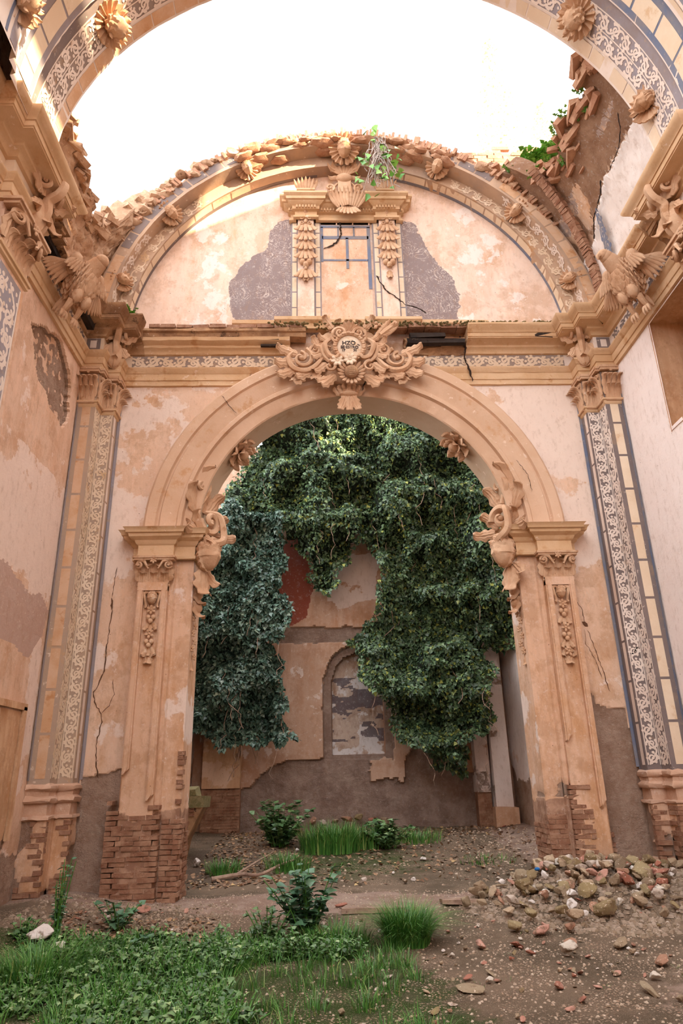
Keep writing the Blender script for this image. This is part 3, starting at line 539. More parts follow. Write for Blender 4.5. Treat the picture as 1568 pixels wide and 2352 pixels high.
    leaf(mb, T@loc(0, -.1, .1, rot=.6), .3, .2, 2); leaf(mb, T@loc(0, -.1, .1, rot=-.7), .3, .2, 2); leaf(mb, T2@loc(0, -.42, .12, rot=pi), .34, .28, 1.5, 3); leaf(mb, T2@loc(.05, -.40, .1, rot=pi+.7), .26, .18, 1.8, 3); mb.build('acanthus_leaves', mStone, J)
    mb = MB(); curl_tube(mb, T2, [(-.04, .40, .04), (.06, .62, .07), (-.03, .8, .07), (.05, .95, .03)], [.035, .04, .035, .01]); spiral(mb, T2@loc(-.06, .62, .05), .10, 1.2, .3, 0, 1); mb.build('upper_stem', mStone, J)
    mb = MB(); T3 = fr((s*2.42, 9.98, 5.0), (-s*.95, -.3, 0), s=1.1)
    for i, y in enumerate((-.62, -.80, -.98)): leaf(mb, T3@loc(0, y+.12, .05, rot=pi), .30, .22, 2.2, 3); ell(mb, (0, y, .06), (.06, .07, .06), T3)
    for i in range(6): flower(mb, T3@loc((i % 2-.5)*.05, -1.12-i*.10, .01), .055, 5)
    leaf(mb, T3@loc(0, -1.66, .0, rot=pi), .16, .1, 1.2, 3); mb.build('hanging_garland', mStone, J)
for s in (-1, 1):
    a = math.radians(140.5 if s < 0 else 43.5); o = (2.40*math.cos(a), 10.08, 5.0+2.40*math.sin(a)); T = fr(o, (-math.cos(a), -.15, -math.sin(a)), (0, 1, 0), s=1.45)
    mb = MB(); t = thing('soffit_rosette', o, 'carved flower boss on the underside of the arch, %s of the keystone' % ('left' if s < 0 else 'right'), 'rosette', 'flower bosses under the chancel arch')
    for i in range(13): q = 2*pi*i/(7 if i < 7 else 6); r_ = 1 if i < 7 else .6; leaf(mb, T@loc(.03*math.cos(q+pi/2), .03*math.sin(q+pi/2), .02 if i < 7 else .05, rot=q, tx=.15 if i < 7 else .5), .17*r_, .13*r_, 1.5, 2, nu=9, nv=7, th=.14)
    mb.build('petals', mStone, t); mb = MB(); ell(mb, (0, 0, .08), (.06, .06, .05), T); mb.build('centre', mStone, t)
# cracks in the end wall
mb = MB(); ff = flat_fn((0, 9.893, 0), X0, Z0, (0, -1, 0))
for q, w_ in (([(-3.58, 4.54), (-3.61, 4.1)], .008), ([(-3.61, 4.08), (-3.59, 3.9)], .035), ([(-3.58, 3.9), (-3.60, 3.6), (-3.62, 3.28), (-3.61, 3.03), (-3.67, 2.85), (-3.73, 2.74), (-3.70, 2.6), (-3.60, 2.44), (-3.57, 2.33), (-3.62, 2.1), (-3.59, 1.76), (-3.54, 1.6)], .014), ([(-3.48, 2.9), (-3.44, 2.7), (-3.5, 2.55), (-3.6, 2.44)], .006),
    ([(3.22, 4.0), (3.33, 3.8), (3.34, 3.6)], .008), ([(3.30, 3.62), (3.38, 3.55)], .05), ([(3.37, 3.5), (3.43, 3.22), (3.50, 2.91), (3.55, 2.6)], .008), ([(3.32, 3.5), (3.31, 3.3), (3.42, 3.05), (3.48, 2.8)], .006)): crack(mb, q, ff, w_)
mb.build('crack', mCrackL, we)
mBaseM = stucco('worn_base_moulding', (208, 166, 138), (196, 150, 120), (216, 186, 166), bump=.5, sc=3)
# ---------------------------------------------------------------- corner pilasters
CP = [(-4.28, 9.38), (-4.0, 9.38), (-4.0, 9.65), (-3.8, 9.65), (-3.8, 9.9)]
def quad(mb, a, b, z0, z1, off=.003):          # painted band on a vertical face from plan point a to b
    a, b = np.array(a, float), np.array(b, float); d = (b-a)/np.linalg.norm(b-a); n = np.array([d[1], -d[0]])*off; n = n if True else n
    k = max(2, int((z1-z0)/.25)); Z = np.linspace(z0, z1, k); V = np.concatenate([np.stack([np.full(k, p[0]+n[0]), np.full(k, p[1]+n[1]), Z], 1) for p in (a, b)]); i = np.arange(k-1)
    mb.add(V, np.stack([i, i+k, i+k+1, i+1], 1))
for s in (-1, 1):
    sd_ = 'left' if s < 0 else 'right'; mx = lambda x: x if s < 0 else -x
    t = thing('corner_pilaster', (s*4.0, 9.6, .1), 'stepped scroll-painted %s corner pilaster %s' % (sd_, 'with ochre stains' if s < 0 else 'edged by a blue line'), 'pilaster', 'pilasters in the far corners')
    def cm(P, u, v): m = mk(u.shape); m[..., 0] = sstep(1.5, 1.3, P[..., 2]); return m
    mb = MB(); prism(mb, mir(CP, s), 1.5, 7.7, .07, cm); sh = mb.build('shaft', mGroundL if s < 0 else mGreyD, t)
    z0, z1 = 1.62, 6.98; H = z1-z0; n3 = (0, -1, 0); nx = (-s, 0, 0)
    f1 = flat_fn((mx(-4.24), 9.38, z0), (-s, 0, 0), Z0, n3); f2 = flat_fn((s*4.0, 9.39, z0), (0, 1, 0), Z0, nx); f3 = flat_fn((mx(-3.99), 9.65, z0), (-s, 0, 0), Z0, n3); f4 = flat_fn((s*3.8, 9.66, z0), (0, 1, 0), Z0, nx)
    mb = MB(); quoins(mb, f1, .045, .175, H, .56, .035); mb.build('painted_blocks', mQuoin if s < 0 else mQuoinW, t)
    mb = MB(); quoins(mb, f4, .03, .12, H, .56, .03, start=.0); mb.build('narrow_painted_blocks', mPaleW, t)
    for (f, w_, nm) in ((f2, .24, 'side_scroll'), (f3, .175, 'front_scroll')):
        mb = MB(); rinceau(mb, f, w_, H, w_*1.02 if nm == 'front_scroll' else w_*.85, sw=.105)
        for e in (.004, w_-.004): ribbon(mb, [(e, 0), (e, H)], [.012, .012], f)
        mb.build(nm, mPale if s < 0 else mPaleW, t)
    mb = MB(); qa = lambda a, b: quad(mb, *( (a, b) if s < 0 else ((-b[0], b[1]), (-a[0], a[1])) ), 1.55, 7.05, .004)
    quad(mb, (s*3.8, 9.86) if s < 0 else (3.8, 9.9), (s*3.8, 9.9) if s < 0 else (3.8, 9.86), 1.55, 7.05, .005)
    quad(mb, (mx(-3.8), 9.893), (mx(-3.755), 9.893), 1.6, 7.6, .005*(1 if s < 0 else -1)); quad(mb, (s*4.272, 9.33), (s*4.272, 9.38), 1.6, 7.6, .012*(1 if s < 0 else -1))
    mb.build('blue_border', mBlue if s < 0 else mBlueS, t)
    # capitals
    for (o, out, W, nm) in (((mx(-4.14), 9.36, 7.05), (0, -1, 0), .24, 'a'), ((mx(-3.90), 9.63, 7.05), (0, -1, 0), .20, 'b'), ((s*3.98, 9.515, 7.05), (-s, 0, 0), .24, 'c'), ((s*3.78, 9.78, 7.05), (-s, 0, 0), .2, 'd')):
        corinth(t, fr(o, out), W, .61 if nm in 'ac' else .61)
    mb = MB(); sweep(mb, [(0, 6.98), (.02, 7.0), (.025, 7.04), (.045, 7.05), (.05, 7.075), (.0, 7.09)], mir(CP, s)); mb.build('astragal', mMould, t)
    mb = MB(); sweep(mb, [(0, 1.56), (.02, 1.55), (.045, 1.53), (.05, 1.50), (.035, 1.475), (.02, 1.47), (.02, 1.42), (.055, 1.39), (.06, 1.36), (.045, 1.335), (.01, 1.33), (.01, 1.19), (.05, 1.18), (.055, 1.15), (.0, 1.13)], mir(dense(CP, .07), s), jit=.009); mb.build('base_moulding', mBaseM, t)
    CB = [(-4.3, 9.36), (-3.97, 9.36), (-3.97, 9.62), (-3.77, 9.62), (-3.77, 9.9)]
    mb = MB(); prism(mb, mir(CB, s), .0, 1.16, .04, lambda P, u, v: np.stack([.9*(fbm(P, 2, 3) > .47), 0*u, 0*u, 0*u], -1)); pl = mb.build('pedestal', mShaft, t)
    mb = MB(); bb = lambda a, b: min(a, b)
    xa, xb = sorted((mx(-4.27), mx(-3.96))); bricks(mb, fr((0, 9.355, 0)), xa, xb, .05, 1.1, keep=lambda x, y: (abs(x) < 4.12 if s < 0 else True) or y < .4, dep=(-.01, .014), bl=.22)
    xa, xb = sorted((mx(-3.94), mx(-3.75))); bricks(mb, fr((0, 9.615, 0)), xa, xb, .05, 1.1, keep=lambda x, y: abs(x) < 3.86 or y < .5, dep=(-.01, .014), bl=.2)
    if s > 0: bricks(mb, fr((3.965, 0, 0), (-1, 0, 0)), -9.6, -9.36, .05, 1.1, dep=(-.01, .02), bl=.2)
    mb.build('bare_bricks', mBrick, t, smooth=False)

# ---------------------------------------------------------------- entablatures
EN = [(-4.28, -8.9), (-4.28, 5.69), (-4.11, 5.69), (-4.11, 5.96), (-4.0, 5.96), (-4.0, 6.67), (-4.28, 6.67)]
EC = [(-4.28, 9.38), (-4.0, 9.38), (-4.0, 9.65), (-3.8, 9.65), (-3.8, 9.9)]
ARC_ = [(0, 7.64), (.04, 7.65), (.045, 7.73), (.06, 7.735), (.065, 7.75), (.065, 7.85), (.08, 7.86), (.09, 7.89), (.12, 7.92), (.125, 7.95), (.02, 7.97)]
FRZ = [(.02, 7.97), (.02, 8.24)]
COR = [(.02, 8.23), (.06, 8.24), (.07, 8.27), (.10, 8.30), (.14, 8.32), (.145, 8.35), (.17, 8.37), (.31, 8.385), (.31, 8.40), (.325, 8.405), (.33, 8.47), (.345, 8.475), (.35, 8.49), (.37, 8.51), (.41, 8.545), (.43, 8.58), (.43, 8.61), (.0, 8.66)]
CORB = [(.02, 8.23), (.06, 8.24), (.07, 8.27), (.10, 8.30), (.14, 8.32), (.145, 8.36), (.20, 8.38), (.24, 8.40), (.25, 8.46), (.0, 8.52)]
for s in (-1, 1):
    sd_ = 'left' if s < 0 else 'right'
    t = thing('side_entablature', (s*4.1, 7.5, 7.64), 'long moulded cornice on the %s wall, %s' % (sd_, 'dark and partly fallen' if s < 0 else 'nearly whole'), 'cornice', 'entablatures of the side walls')
    full = EN+EC
    mb = MB(); sweep(mb, ARC_, mir(full+[(-3.4, 9.9)], s), jit=.001); mb.build('architrave', mMould, t)
    mb = MB(); sweep(mb, FRZ, mir(full+[(-3.4, 9.9)], s)); fz = mb.build('frieze', mPaleW if s > 0 else mPale, t)
    mb = MB(); sweep(mb, COR, mir(EN[:-1]+[(-4.28, 6.67), (-4.28, 6.75)], s)); mb.build('near_cornice', mMould, t)
    far = dense([(-4.28, 6.75 if s > 0 else 7.45), (-4.28, 9.38)], .2)[:-1]+EC+[(-3.46, 9.9)]
    if s > 0:
        mb = MB(); sweep(mb, COR, mir([(-4.28, 7.28)]+[q for q in far if q[1] > 7.3], s)); mb.build('far_cornice', mMould, t)
        mb = MB(); sweep(mb, [(p[0]*.86, p[1]) for p in COR], mir([(-4.28, 6.9), (-4.28, 7.28)], s), jit=.01); mb.build('broken_cornice', mOld, t)
    else:
        mb = MB(); sweep(mb, COR, mir([q for q in far if q[1] > 8.0 or q[0] > -4.2], s), jit=.006); mb.build('far_cornice', mOld, t)
        mb = MB(); sweep(mb, CORB, mir(dense([(-4.28, 6.8), (-4.28, 8.2)], .12), s), jit=.022); mb.build('broken_cornice', mOld, t)
    if s < 0:
        mb = MB()
        for i in range(7): y = 6.95+i*.18; box(mb, (-4.2, y, 8.36), (-4.0+random.uniform(-.02, .12), y+.12, 8.42), j=.012)
        box(mb, (-4.2, 7.05, 8.40), (-3.86, 7.35, 8.56), j=.02); mb.build('corbel_stones', mOld, t, smooth=False)
        mb = MB(); box(mb, (-4.26, 7.15, 8.26), (-4.09, 8.1, 8.37), j=.01); box(mb, (-4.25, 8.7, 8.27), (-4.10, 9.2, 8.36), j=.01); mb.build('dark_underside_strip', mCharDark, t)  # near-black strips low on the left cornice mouldings
    mb = MB(); f = flat_fn((s*4.26, 9.25, 7.985), (0, 0, 1), (0, -1, 0), (-s, 0, 0)); rinceau(mb, f, .235, 2.5, .26, sw=.09); mb.build('frieze_scroll', mGreyD, t)
    mb = MB()
    for (a, b) in (((-4.25, 9.36), (-4.03, 9.36)), ((-3.98, 9.63), (-3.83, 9.63))):
        for (p, q, z_, z2) in ((.0, 1, 8.0, 8.22), (.2, .8, 8.03, 8.19)):
            A = (a[0]+(b[0]-a[0])*p, a[1]); B = (a[0]+(b[0]-a[0])*q, a[1])
            if p == 0: quad(mb, *((A, B) if s < 0 else ((-B[0], B[1]), (-A[0], A[1]))), z_, z2, .004)
    mb.build('frieze_panel', mGreyD, t); mb = MB()
    for (a, b) in (((-4.19, 9.36), (-4.09, 9.36)), ((-3.94, 9.63), (-3.87, 9.63))): quad(mb, *((a, b) if s < 0 else ((-b[0], b[1]), (-a[0], a[1]))), 8.04, 8.18, .008)
    mb.build('frieze_panel_centre', mPaleW, t)
t = thing('end_entablature', (0, 9.85, 7.64), 'ruined horizontal cornice and scroll frieze crossing the end wall above the arch', 'cornice')
EP = [(-3.42, 9.9), (3.42, 9.9)]
for nm, a, b in (('architrave', -3.42, -.9), ('architrave', .9, 3.42)):
    mb = MB(); sweep(mb, ARC_, dense([(a, 9.9), (b, 9.9)], .15), jit=.004); mb.build(nm, mMould, t)
for nm, a, b in (('frieze', -3.42, 0), ('frieze', 0, 3.42)):
    mb = MB(); sweep(mb, FRZ, [(a, 9.9), (b, 9.9)]); mb.build(nm, mMould, t)
for a, L in ((-3.66, 2.75), (.92, 2.74)):
    mb = MB(); f = flat_fn((a+L, 9.876, 7.985), (0, 0, 1), (-1, 0, 0), (0, -1, 0)); 
    g = flat_fn((a, 9.878, 7.99), (0, 0, 1), X0, (0, -1, 0)); ribbon(mb, [(.12, 0), (.12, L)], [.235, .235], g, .001); mb.build('frieze_ground', mGrey, t)
    mb = MB(); rinceau(mb, f, .235, L, .225, sw=.12); mb.build('frieze_scroll', mPale, t)
mb = MB(); sweep(mb, CORB, dense([(-3.46, 9.9), (-1.02, 9.9)], .14), jit=.006); mb.build('left_cornice', mMould, t)
mb = MB(); sweep(mb, [(.10, 8.44), (.24, 8.46), (.26, 8.52), (.30, 8.54), (.30, 8.60), (0, 8.64)], dense([(-3.46, 9.9), (-.75, 9.9)], .3), jit=.010); mb.build('left_cornice_top', mOld, t)
mb = MB(); sweep(mb, [(p[0]*.8, p[1]-.0) for p in CORB], dense([(.92, 9.9), (1.95, 9.9)], .1), jit=.02); mb.build('broken_cornice', mOld, t)
mb = MB(); sweep(mb, COR, dense([(1.97, 9.9), (3.46, 9.9)], .3), jit=.004); mb.build('right_cornice', mMould, t)
mb = MB(); box(mb, (-2.1, 9.66, 8.40), (-1.2, 9.72, 8.43), j=.008); box(mb, (-1.5, 9.68, 8.3), (-1.15, 9.74, 8.335), j=.006); box(mb, (.95, 9.62, 8.30), (1.93, 9.70, 8.40), j=.02); box(mb, (1.0, 9.6, 8.42), (1.6, 9.7, 8.50), j=.02); box(mb, (2.1, 9.595, 8.40), (2.6, 9.63, 8.45), j=.008); box(mb, (3.1, 9.58, 8.40), (3.42, 9.7, 8.50), j=.02); mb.build('charred_timber', mCharDark, t)
for a, b in ((-3.35, -.8), (.7, 1.95)):
    x = a; mb = MB()
    while x < b: L = random.uniform(.17, .29); box(mb, (x, 9.58+random.uniform(-.01, .03), 8.60), (x+L-.012, 9.8, 8.66+random.uniform(0, .02)), None, .008, random.random()); x += L
    mb.build('brick_course', mBrick, t, smooth=False)
mb = MB(); sweep(mb, [(0, 8.64), (.10, 8.66), (.10, 8.76), (.16, 8.80), (.16, 8.86), (0, 8.90)], dense([(-2.0, 9.9), (-1.12, 9.9), (-1.12, 9.80), (-.50, 9.80), (-.5, 9.88), (.42, 9.88), (.42, 9.80), (1.08, 9.80), (1.08, 9.9), (2.4, 9.9)], .4), jit=.006); mb.build('plinth_course', mMould, t)
mb = MB()
for (xa, xb, n_) in ((-.6, 2.2, 330), (1.9, 3.4, 260), (-1.4, -.7, 80)):
    for i in range(n_): x = random.uniform(xa, xb); ell(mb, (x, random.uniform(9.50, 9.7), 8.63+random.uniform(0, .03)), (random.uniform(.01, .035), .03, random.uniform(.006, .018)), None, 6, 5, rnd=random.random())
mo = stucco('moss', (126, 118, 76), (158, 142, 100), (104, 104, 62), sc=12); mb.build('moss', mo, t)
mb = MB(); f = flat_fn((0, 9.80, 0), X0, Z0, (0, -1, 0)); crack(mb, [(2.02, 7.64), (1.98, 7.9), (1.92, 8.1), (1.96, 8.3), (1.88, 8.55)], flat_fn((0, 9.77, 0), X0, Z0, (0, -1, 0)), .03); crack(mb, [(-1.7, 7.66), (-1.66, 7.85)], f, .012); mb.build('crack', mCrack, t)

# ---------------------------------------------------------------- nearer pilasters
for s in (-1, 1):
    sd_ = 'left' if s < 0 else 'right'; mx = lambda x: x if s < 0 else -x
    t = thing('near_pilaster', (s*4.1, 6.3, 0), 'near %s wall pilaster with large leafy capital, %s' % (sd_, 'grey arabesque shaft below' if s < 0 else 'its shaft broken off'), 'pilaster', 'pilasters carrying the near arch')
    mb = MB(); NP = [(-4.28, 5.69), (-4.11, 5.69), (-4.11, 5.96), (-4.0, 5.96), (-4.0, 6.67), (-4.28, 6.67)]
    prism(mb, mir(NP, s), 0 if s < 0 else 7.0, 7.66, .09); mb.build('shaft', mLeft, t)
    if s > 0: mb = MB(); sweep(mb, [(0, 7.0), (-.28, 6.8), (-.3, 6.5)], mir(NP, s), jit=.02); mb.build('broken_end', mRubw, t)
    mb = MB(); sweep(mb, [(0, 6.98), (.03, 7.0), (.03, 7.04), (.05, 7.05), (.055, 7.08), (0, 7.10)], mir(NP, s)); mb.build('astragal', mMould, t)
    if s < 0:
        f = flat_fn((-4.0, 6.02, 4.8), (0, 1, 0), Z0, (1, 0, 0))
        mb = MB(); ribbon(mb, [(.29, -4), (.29, 2.12)], [.58, .58], f, .003); mb.build('painted_field', mBlue, t)
        mb = MB(); rinceau(mb, flat_fn((-4.0, 6.05, 3.6), (0, 1, 0), Z0, (1, 0, 0)), .52, 3.25, .27, sw=.12, double=True)
        for e in (.02, .56): ribbon(mb, [(e, -3.5), (e, 2.1)], [.02, .02], f, .007)
        mb.build('arabesque', mPaleW, t)
    corinth(t, fr((s*3.98, 6.31, 7.08), (-s, 0, 0)), .62, .56)
    corinth(t, fr((mx(-4.14), 5.66, 7.08), (0, -1, 0)), .3, .56)

# ---------------------------------------------------------------- carved brackets and eagles on the cornices
def console(t, T, h=.62):
    mb = MB(); ell(mb, (0, -.16, .03), (.15, .24, .13), T, 20, 12, lambda D: 1+.06*np.cos(np.arctan2(D[..., 2], D[..., 0])*12)); mb.build('fluted_body', mStone, t)
    mb = MB(); curl_tube(mb, T, [(0, -.34, .02), (0, -.15, .15), (0, .03, .14), (0, .12, .26), (0, .25, .30), (0, .30, .18)], [.02, .045, .055, .05, .045, .02]); 
    for q in (-1, 1): spiral(mb, T@loc(q*.12, .18, .16, ty=q*1.0), .13, 1.4, .26, pi/2, -q)
    mb.build('scroll', mStone, t); mb = MB()
    for q, r in ((0, 0), (-.07, .35), (.07, -.35), (-.12, .8), (.12, -.8)): leaf(mb, T@loc(q, .05, .14, rot=r), .34, .17, 2.0, 3)
    for q in (-.5, 0, .5): leaf(mb, T@loc(q*.22, -.05, .12, rot=pi+q), .26, .15, 1.9, 3)
    mb.build('acanthus_leaves', mStone, t)
for s in (-1, 1):
    sd_ = 'left' if s < 0 else 'right'
    o = (s*3.88, 9.58, 8.2); t = thing('corner_bracket', o, 'carved acanthus bracket under the cornice in the far %s corner' % sd_, 'bracket', 'acanthus brackets in the far corners'); console(t, fr(o, (-s*.45, -.9, 0)))
    o = (s*3.98, 6.55, 8.16); t = thing('cornice_bracket', o, 'large leafy scroll bracket under the near %s cornice above the pilaster capital' % sd_, 'bracket', 'scroll brackets above the near capitals'); console(t, fr(o, (-s, -.15, 0), s=1.12))
def eagle(s, o, label, hd):
    t = thing('carved_eagle', o, label, 'eagle carving', 'carved eagles perched on the side cornices'); T = fr(o, (-s, -.35, 0), (0, .0, 1)); mb = MB()
    A = T@loc(0, 0, .30, tx=-.35 if False else .45)
    ell(mb, (0, 0, 0), (.20, .31, .20), A, 24, 18); curl_tube(mb, A, [(0, .18, .02), (0, .30, .07), (0, .40, .12)], [.15, .12, .095], flute=0); ell(mb, (0, .42, .13), (.09, .09, .10), A, 14, 10); b = mb.build('body', mStone, t)
    mb = MB()
    for i, ph in enumerate(np.linspace(-1.0, 1.15, 9)):
        m = max(4, int(13*math.cos(ph)))
        for k in range(m):
            a = -pi*.72+(k+.5*(i % 2))*1.44*pi/m; x, y, z = .195*math.cos(ph)*math.sin(a), .30*math.sin(ph), .195*math.cos(ph)*math.cos(a)
            leaf(mb, A@loc(x, y+.06, z, rot=pi, ty=a)@loc(tx=-.12), .13, .095, .35, 1, th=.10, nu=5, nv=5, start=.6)
    mb.build('breast_feathers', mStone, t)
    if hd:
        mb = MB(); ell(mb, (0, .46, .16), (.075, .08, .10), A, 14, 10); curl_tube(mb, A, [(0, .47, .22), (0, .45, .29), (0, .40, .31)], [.04, .028, .006]); ell(mb, (.05, .48, .2), (.02, .02, .02), A, 6, 5); ell(mb, (-.05, .48, .2), (.02, .02, .02), A, 6, 5); mb.build('head', mStone, t)
    for q in (-1, 1):
        mb = MB(); ell(mb, (q*.24, .16, -.02), (.11, .17, .07), A@loc(rot=0), 12, 8)
        for k in range(7): leaf(mb, A@loc(q*(.20+.03*k), .22-.02*k, .0-.012*k, rot=pi+q*(.25+.11*k)), .50-.03*k, .09, .25, 1, th=.05, nu=7, nv=5, lift=-.12)
        for k in range(5): leaf(mb, A@loc(q*(.16+.035*k), .25-.01*k, .05, rot=pi+q*(.2+.12*k)), .24, .08, .3, 1, th=.08, nu=6, nv=5)
        mb.build('wing', mStone, t)
    mb = MB()
    for k in range(5): leaf(mb, A@loc(0, -.2, -.06+.01*k, rot=pi+(k-2)*.16), .34, .09, .15, 1, th=.05, nu=6, nv=5, lift=-.2)
    mb.build('tail', mStone, t)
    for q in (-1, 1):
        mb = MB(); ell(mb, (q*.09, -.22, .14), (.07, .11, .07), A, 16, 10, lambda D: 1+.08*np.sin(D[..., 1]*14+np.arctan2(D[..., 2], D[..., 0])*5)); curl_tube(mb, T, [(q*.10, -.32, .26), (q*.11, -.42, .20), (q*.11, -.48, .14)], [.05, .035, .03])
        for k in (-1, 0, 1): curl_tube(mb, T, [(q*.11, -.47, .13), (q*.11+k*.035, -.50, .17), (q*.11+k*.05, -.56, .17), (q*.11+k*.05, -.60, .14)], [.024, .024, .018, .006])
        mb.build('leg', mStone, t)
eagle(-1, (-4.12, 7.95, 8.05), 'carved eagle with scaly breast, its head lost, jutting from the dark left cornice', False)
eagle(1, (4.12, 7.85, 8.05), 'carved eagle with beaked head and folded wings perched on the right cornice', True)

# ---------------------------------------------------------------- cartouche over the keystone
t = thing('cartouche', (0, 9.6, 7.2), 'large carved stucco cartouche with inscribed round medallion over the arch crown', 'cartouche')
T = fr((-.03, 9.62, 8.15)); D = lambda px, py: ((px-797)/160, (806-py)/160)
mb = MB(); ell(mb, (0, 0, -.06), (.62, .5, .10), T, 24, 10); ell(mb, (0, -.38, -.08), (.55, .22, .10), T, 24, 8); ell(mb, (0, .3, -.06), (.30, .24, .12), T, 20, 8); mb.build('backing', mStone, t)
mb = MB(); ell(mb, (0, 0, .10), (.225, .235, .05), T, 32, 12); med = mb.build('medallion', mPale, t)
mb = MB(); a = np.linspace(0, 2*pi, 49); tube(mb, np.stack([.235*np.cos(a), .25*np.sin(a), 0*a+.13], 1), .035, T, 8)
for k in range(34): q = 2*pi*k/34; ell(mb, (.235*math.cos(q), .25*math.sin(q), .155+.01*(k % 2)), (.03, .022, .02), T@loc(), 7, 5); leaf(mb, T@loc(.235*math.cos(q), .25*math.sin(q), .15, rot=q+(.6 if k % 2 else -.6)), .06, .035, 1, 1, nu=5, nv=5)
mb.build('wreath', mStone, t)
def text(body, x, y, sz, par, rot=0):
    cu = bpy.data.curves.new('lettering', 'FONT'); cu.body = body; cu.size = sz; cu.align_x = 'CENTER'; cu.extrude = .003; cu.offset = .002; cu.space_character = .95
    o = bpy.data.objects.new('lettering', cu); C.objects.link(o); cu.materials.append(mInk); M = T@loc(x, y, .149, rot=rot); o.parent = par
    M = Matrix(M.tolist()); M.translation -= Vector(par['_w']); me = bpy.data.meshes.new_from_object(o.evaluated_get(bpy.context.evaluated_depsgraph_get())); bpy.data.objects.remove(o); o = bpy.data.objects.new('lettering', me); C.objects.link(o); o.parent = par; o.matrix_local = M; return o
text('HZO', -.01, .02, .105, med); text('.', .045, .10, .07, med); text('SE·ESTRO', .0, -.05, .073, med, -.02); text('~', .14, .0, .08, med, -.5); text('17', -.10, -.105, .062, med); text('76', .09, -.11, .062, med)
mb = MB()
for s in (-1, 1):
    spiral(mb, T@loc(s*.155, .26, .10), .15, 1.5, .24, -s*0+ (0 if s > 0 else pi), s, tail=[(s*.02, -.06, -.02), (s*.12, -.04, 0)])
    spiral(mb, T@loc(s*.15, .26, .06), .21, .55, .16, pi/2-s*pi*.9, s)
    curl_tube(mb, T, [(s*.30, .2, .06), (s*.40, .05, .12), (s*.34, -.14, .10), (s*.22, -.22, .14), (s*.18, -.16, .16)], [.025, .042, .04, .036, .025]); [leaf(mb, T@loc(s*(.36+.05*k), .12-.13*k, .12, rot=-s*(1.0+.5*k)), .2, .12, 1.8, 3) for k in range(3)]; curl_tube(mb, T, [(s*.38, .16, .05), (s*.46, .0, .10), (s*.42, -.16, .08), (s*.28, -.3, .08)], [.03, .035, .035, .02])
    spiral(mb, T@loc(s*.56, -.06, .08), .13, 1.5, .24, pi/2, -s, tail=[(-s*.26, .08, 0), (-s*.12, .14, 0)])
    spiral(mb, T@loc(s*.79, -.22, .06), .25, .95, .17, pi*.5+s*.4, s); spiral(mb, T@loc(s*.80, -.16, .05), .13, 1.1, .26, pi/2, s)
    curl_tube(mb, T, [(s*.45, -.16, .06), (s*.55, -.33, .09), (s*.72, -.44, .10), (s*.92, -.38, .10), (s*1.0, -.2, .09), (s*.92, -.05, .06)], [.03, .04, .045, .045, .04, .02])
    spiral(mb, T@loc(s*.33, -.38, .10), .15, 1.0, .22, pi*.5, s)
mb.build('scrolls', mStone, t)
for s in (-1, 1):
    mb = MB()
    for (x, y, r, L, W) in ((.86, -.10, -1.25, .34, .16), (.90, -.25, -1.65, .32, .18), (.86, -.38, -2.0, .36, .17), (.72, -.42, -2.5, .34, .18), (.58, -.36, -2.2, .38, .18), (.52, -.38, -2.9, .26, .15), (.38, -.28, -2.3, .28, .16), (.40, -.2, -.7, .2, .12), (.24, -.5, -2.35, .34, .17), (.30, -.55, -1.9, .26, .14), (.50, .03, -.5, .2, .12), (.27, .40, -.6, .24, .14), (.2, .2, 2.6, .16, .12), (.36, .10, -1.0, .16, .10)):
        leaf(mb, T@loc(s*x, y, .07, rot=s*r), L*1.15, W*1.25, 1.7, 4, nu=15, nv=11)
    mb.build('acanthus_leaves', mStone, t)
mb = MB(); leaf(mb, T@loc(-.1, .38, .02, rot=.4), .24, .18, 2.2, 3); leaf(mb, T@loc(.0, .38, .04), .2, .2, 2.4, 3); leaf(mb, T@loc(.1, .38, .02, rot=-.4), .22, .17, 2.2, 3); leaf(mb, T@loc(-.2, .36, .02, rot=.9), .2, .14, 2, 3); fan(mb, T@loc(0, .32, .06), .17, 7, pi*1.1, .12, .2, .4); mb.build('crest', mStone, t)
mb = MB(); curl_tube(mb, T, [(.40, .16, .06), (.58, .28, .10), (.80, .46, .12)], [.03, .05, .055]); 
for k in (-1, 0, 1): leaf(mb, T@loc(.40, .17, .10, rot=-.95+k*.22), .46, .10, .5, 1)
for i in range(26): ell(mb, (.44+random.random()*.25, .36+random.random()*.12, .05+random.random()*.08), (.03, .03, .03), T, 7, 5)
mb.build('cornucopia', mStone, t)
mb = MB(); flower(mb, T@loc(0, -.285, .16, rot=.3), .12, 8, .2); flower(mb, T@loc(-.20, -.28, .12), .12, 7, .2); mb.build('blossoms', mPale, t)
mb = MB()
for k in range(18): q = 2*pi*k/18; leaf(mb, T@loc(.11*math.cos(q+pi/2)+.02, .11*math.sin(q+pi/2)-.50, .12, rot=q, tx=.35), .14, .055, .6, 1, nu=6, nv=5, th=.12)
f_ = mb.build('sunflower', mStone, t); mb = MB(); ell(mb, (.02, -.50, .16), (.12, .12, .07), T, 16, 8)
for i in range(-3, 4):
    for j in range(-3, 4):
        if i*i+j*j < 11: box(mb, (.02+i*.028-.01, -.50+j*.028-.01, .15), (.02+i*.028+.01, -.50+j*.028+.01, .235-.003*(i*i+j*j)), T)
mb.build('seed_head', mOld, f_)
mb = MB(); T5 = fr((-.05, 9.72, 7.50))
for k in range(7): leaf(mb, T5@loc((k-3)*.045, -.14, .0+.03*(3-abs(k-3)), rot=(3-k)*.25), .19, .10, 2.2, 2, nu=8, nv=5)
ell(mb, (0, -.14, .03), (.16, .05, .10), T5)
for k in (-1, 0, 1): leaf(mb, T5@loc(k*.05, -.14, .06, rot=pi+k*.3), .36, .18, .8, 4)
mb.build('pendant', mStone, t)
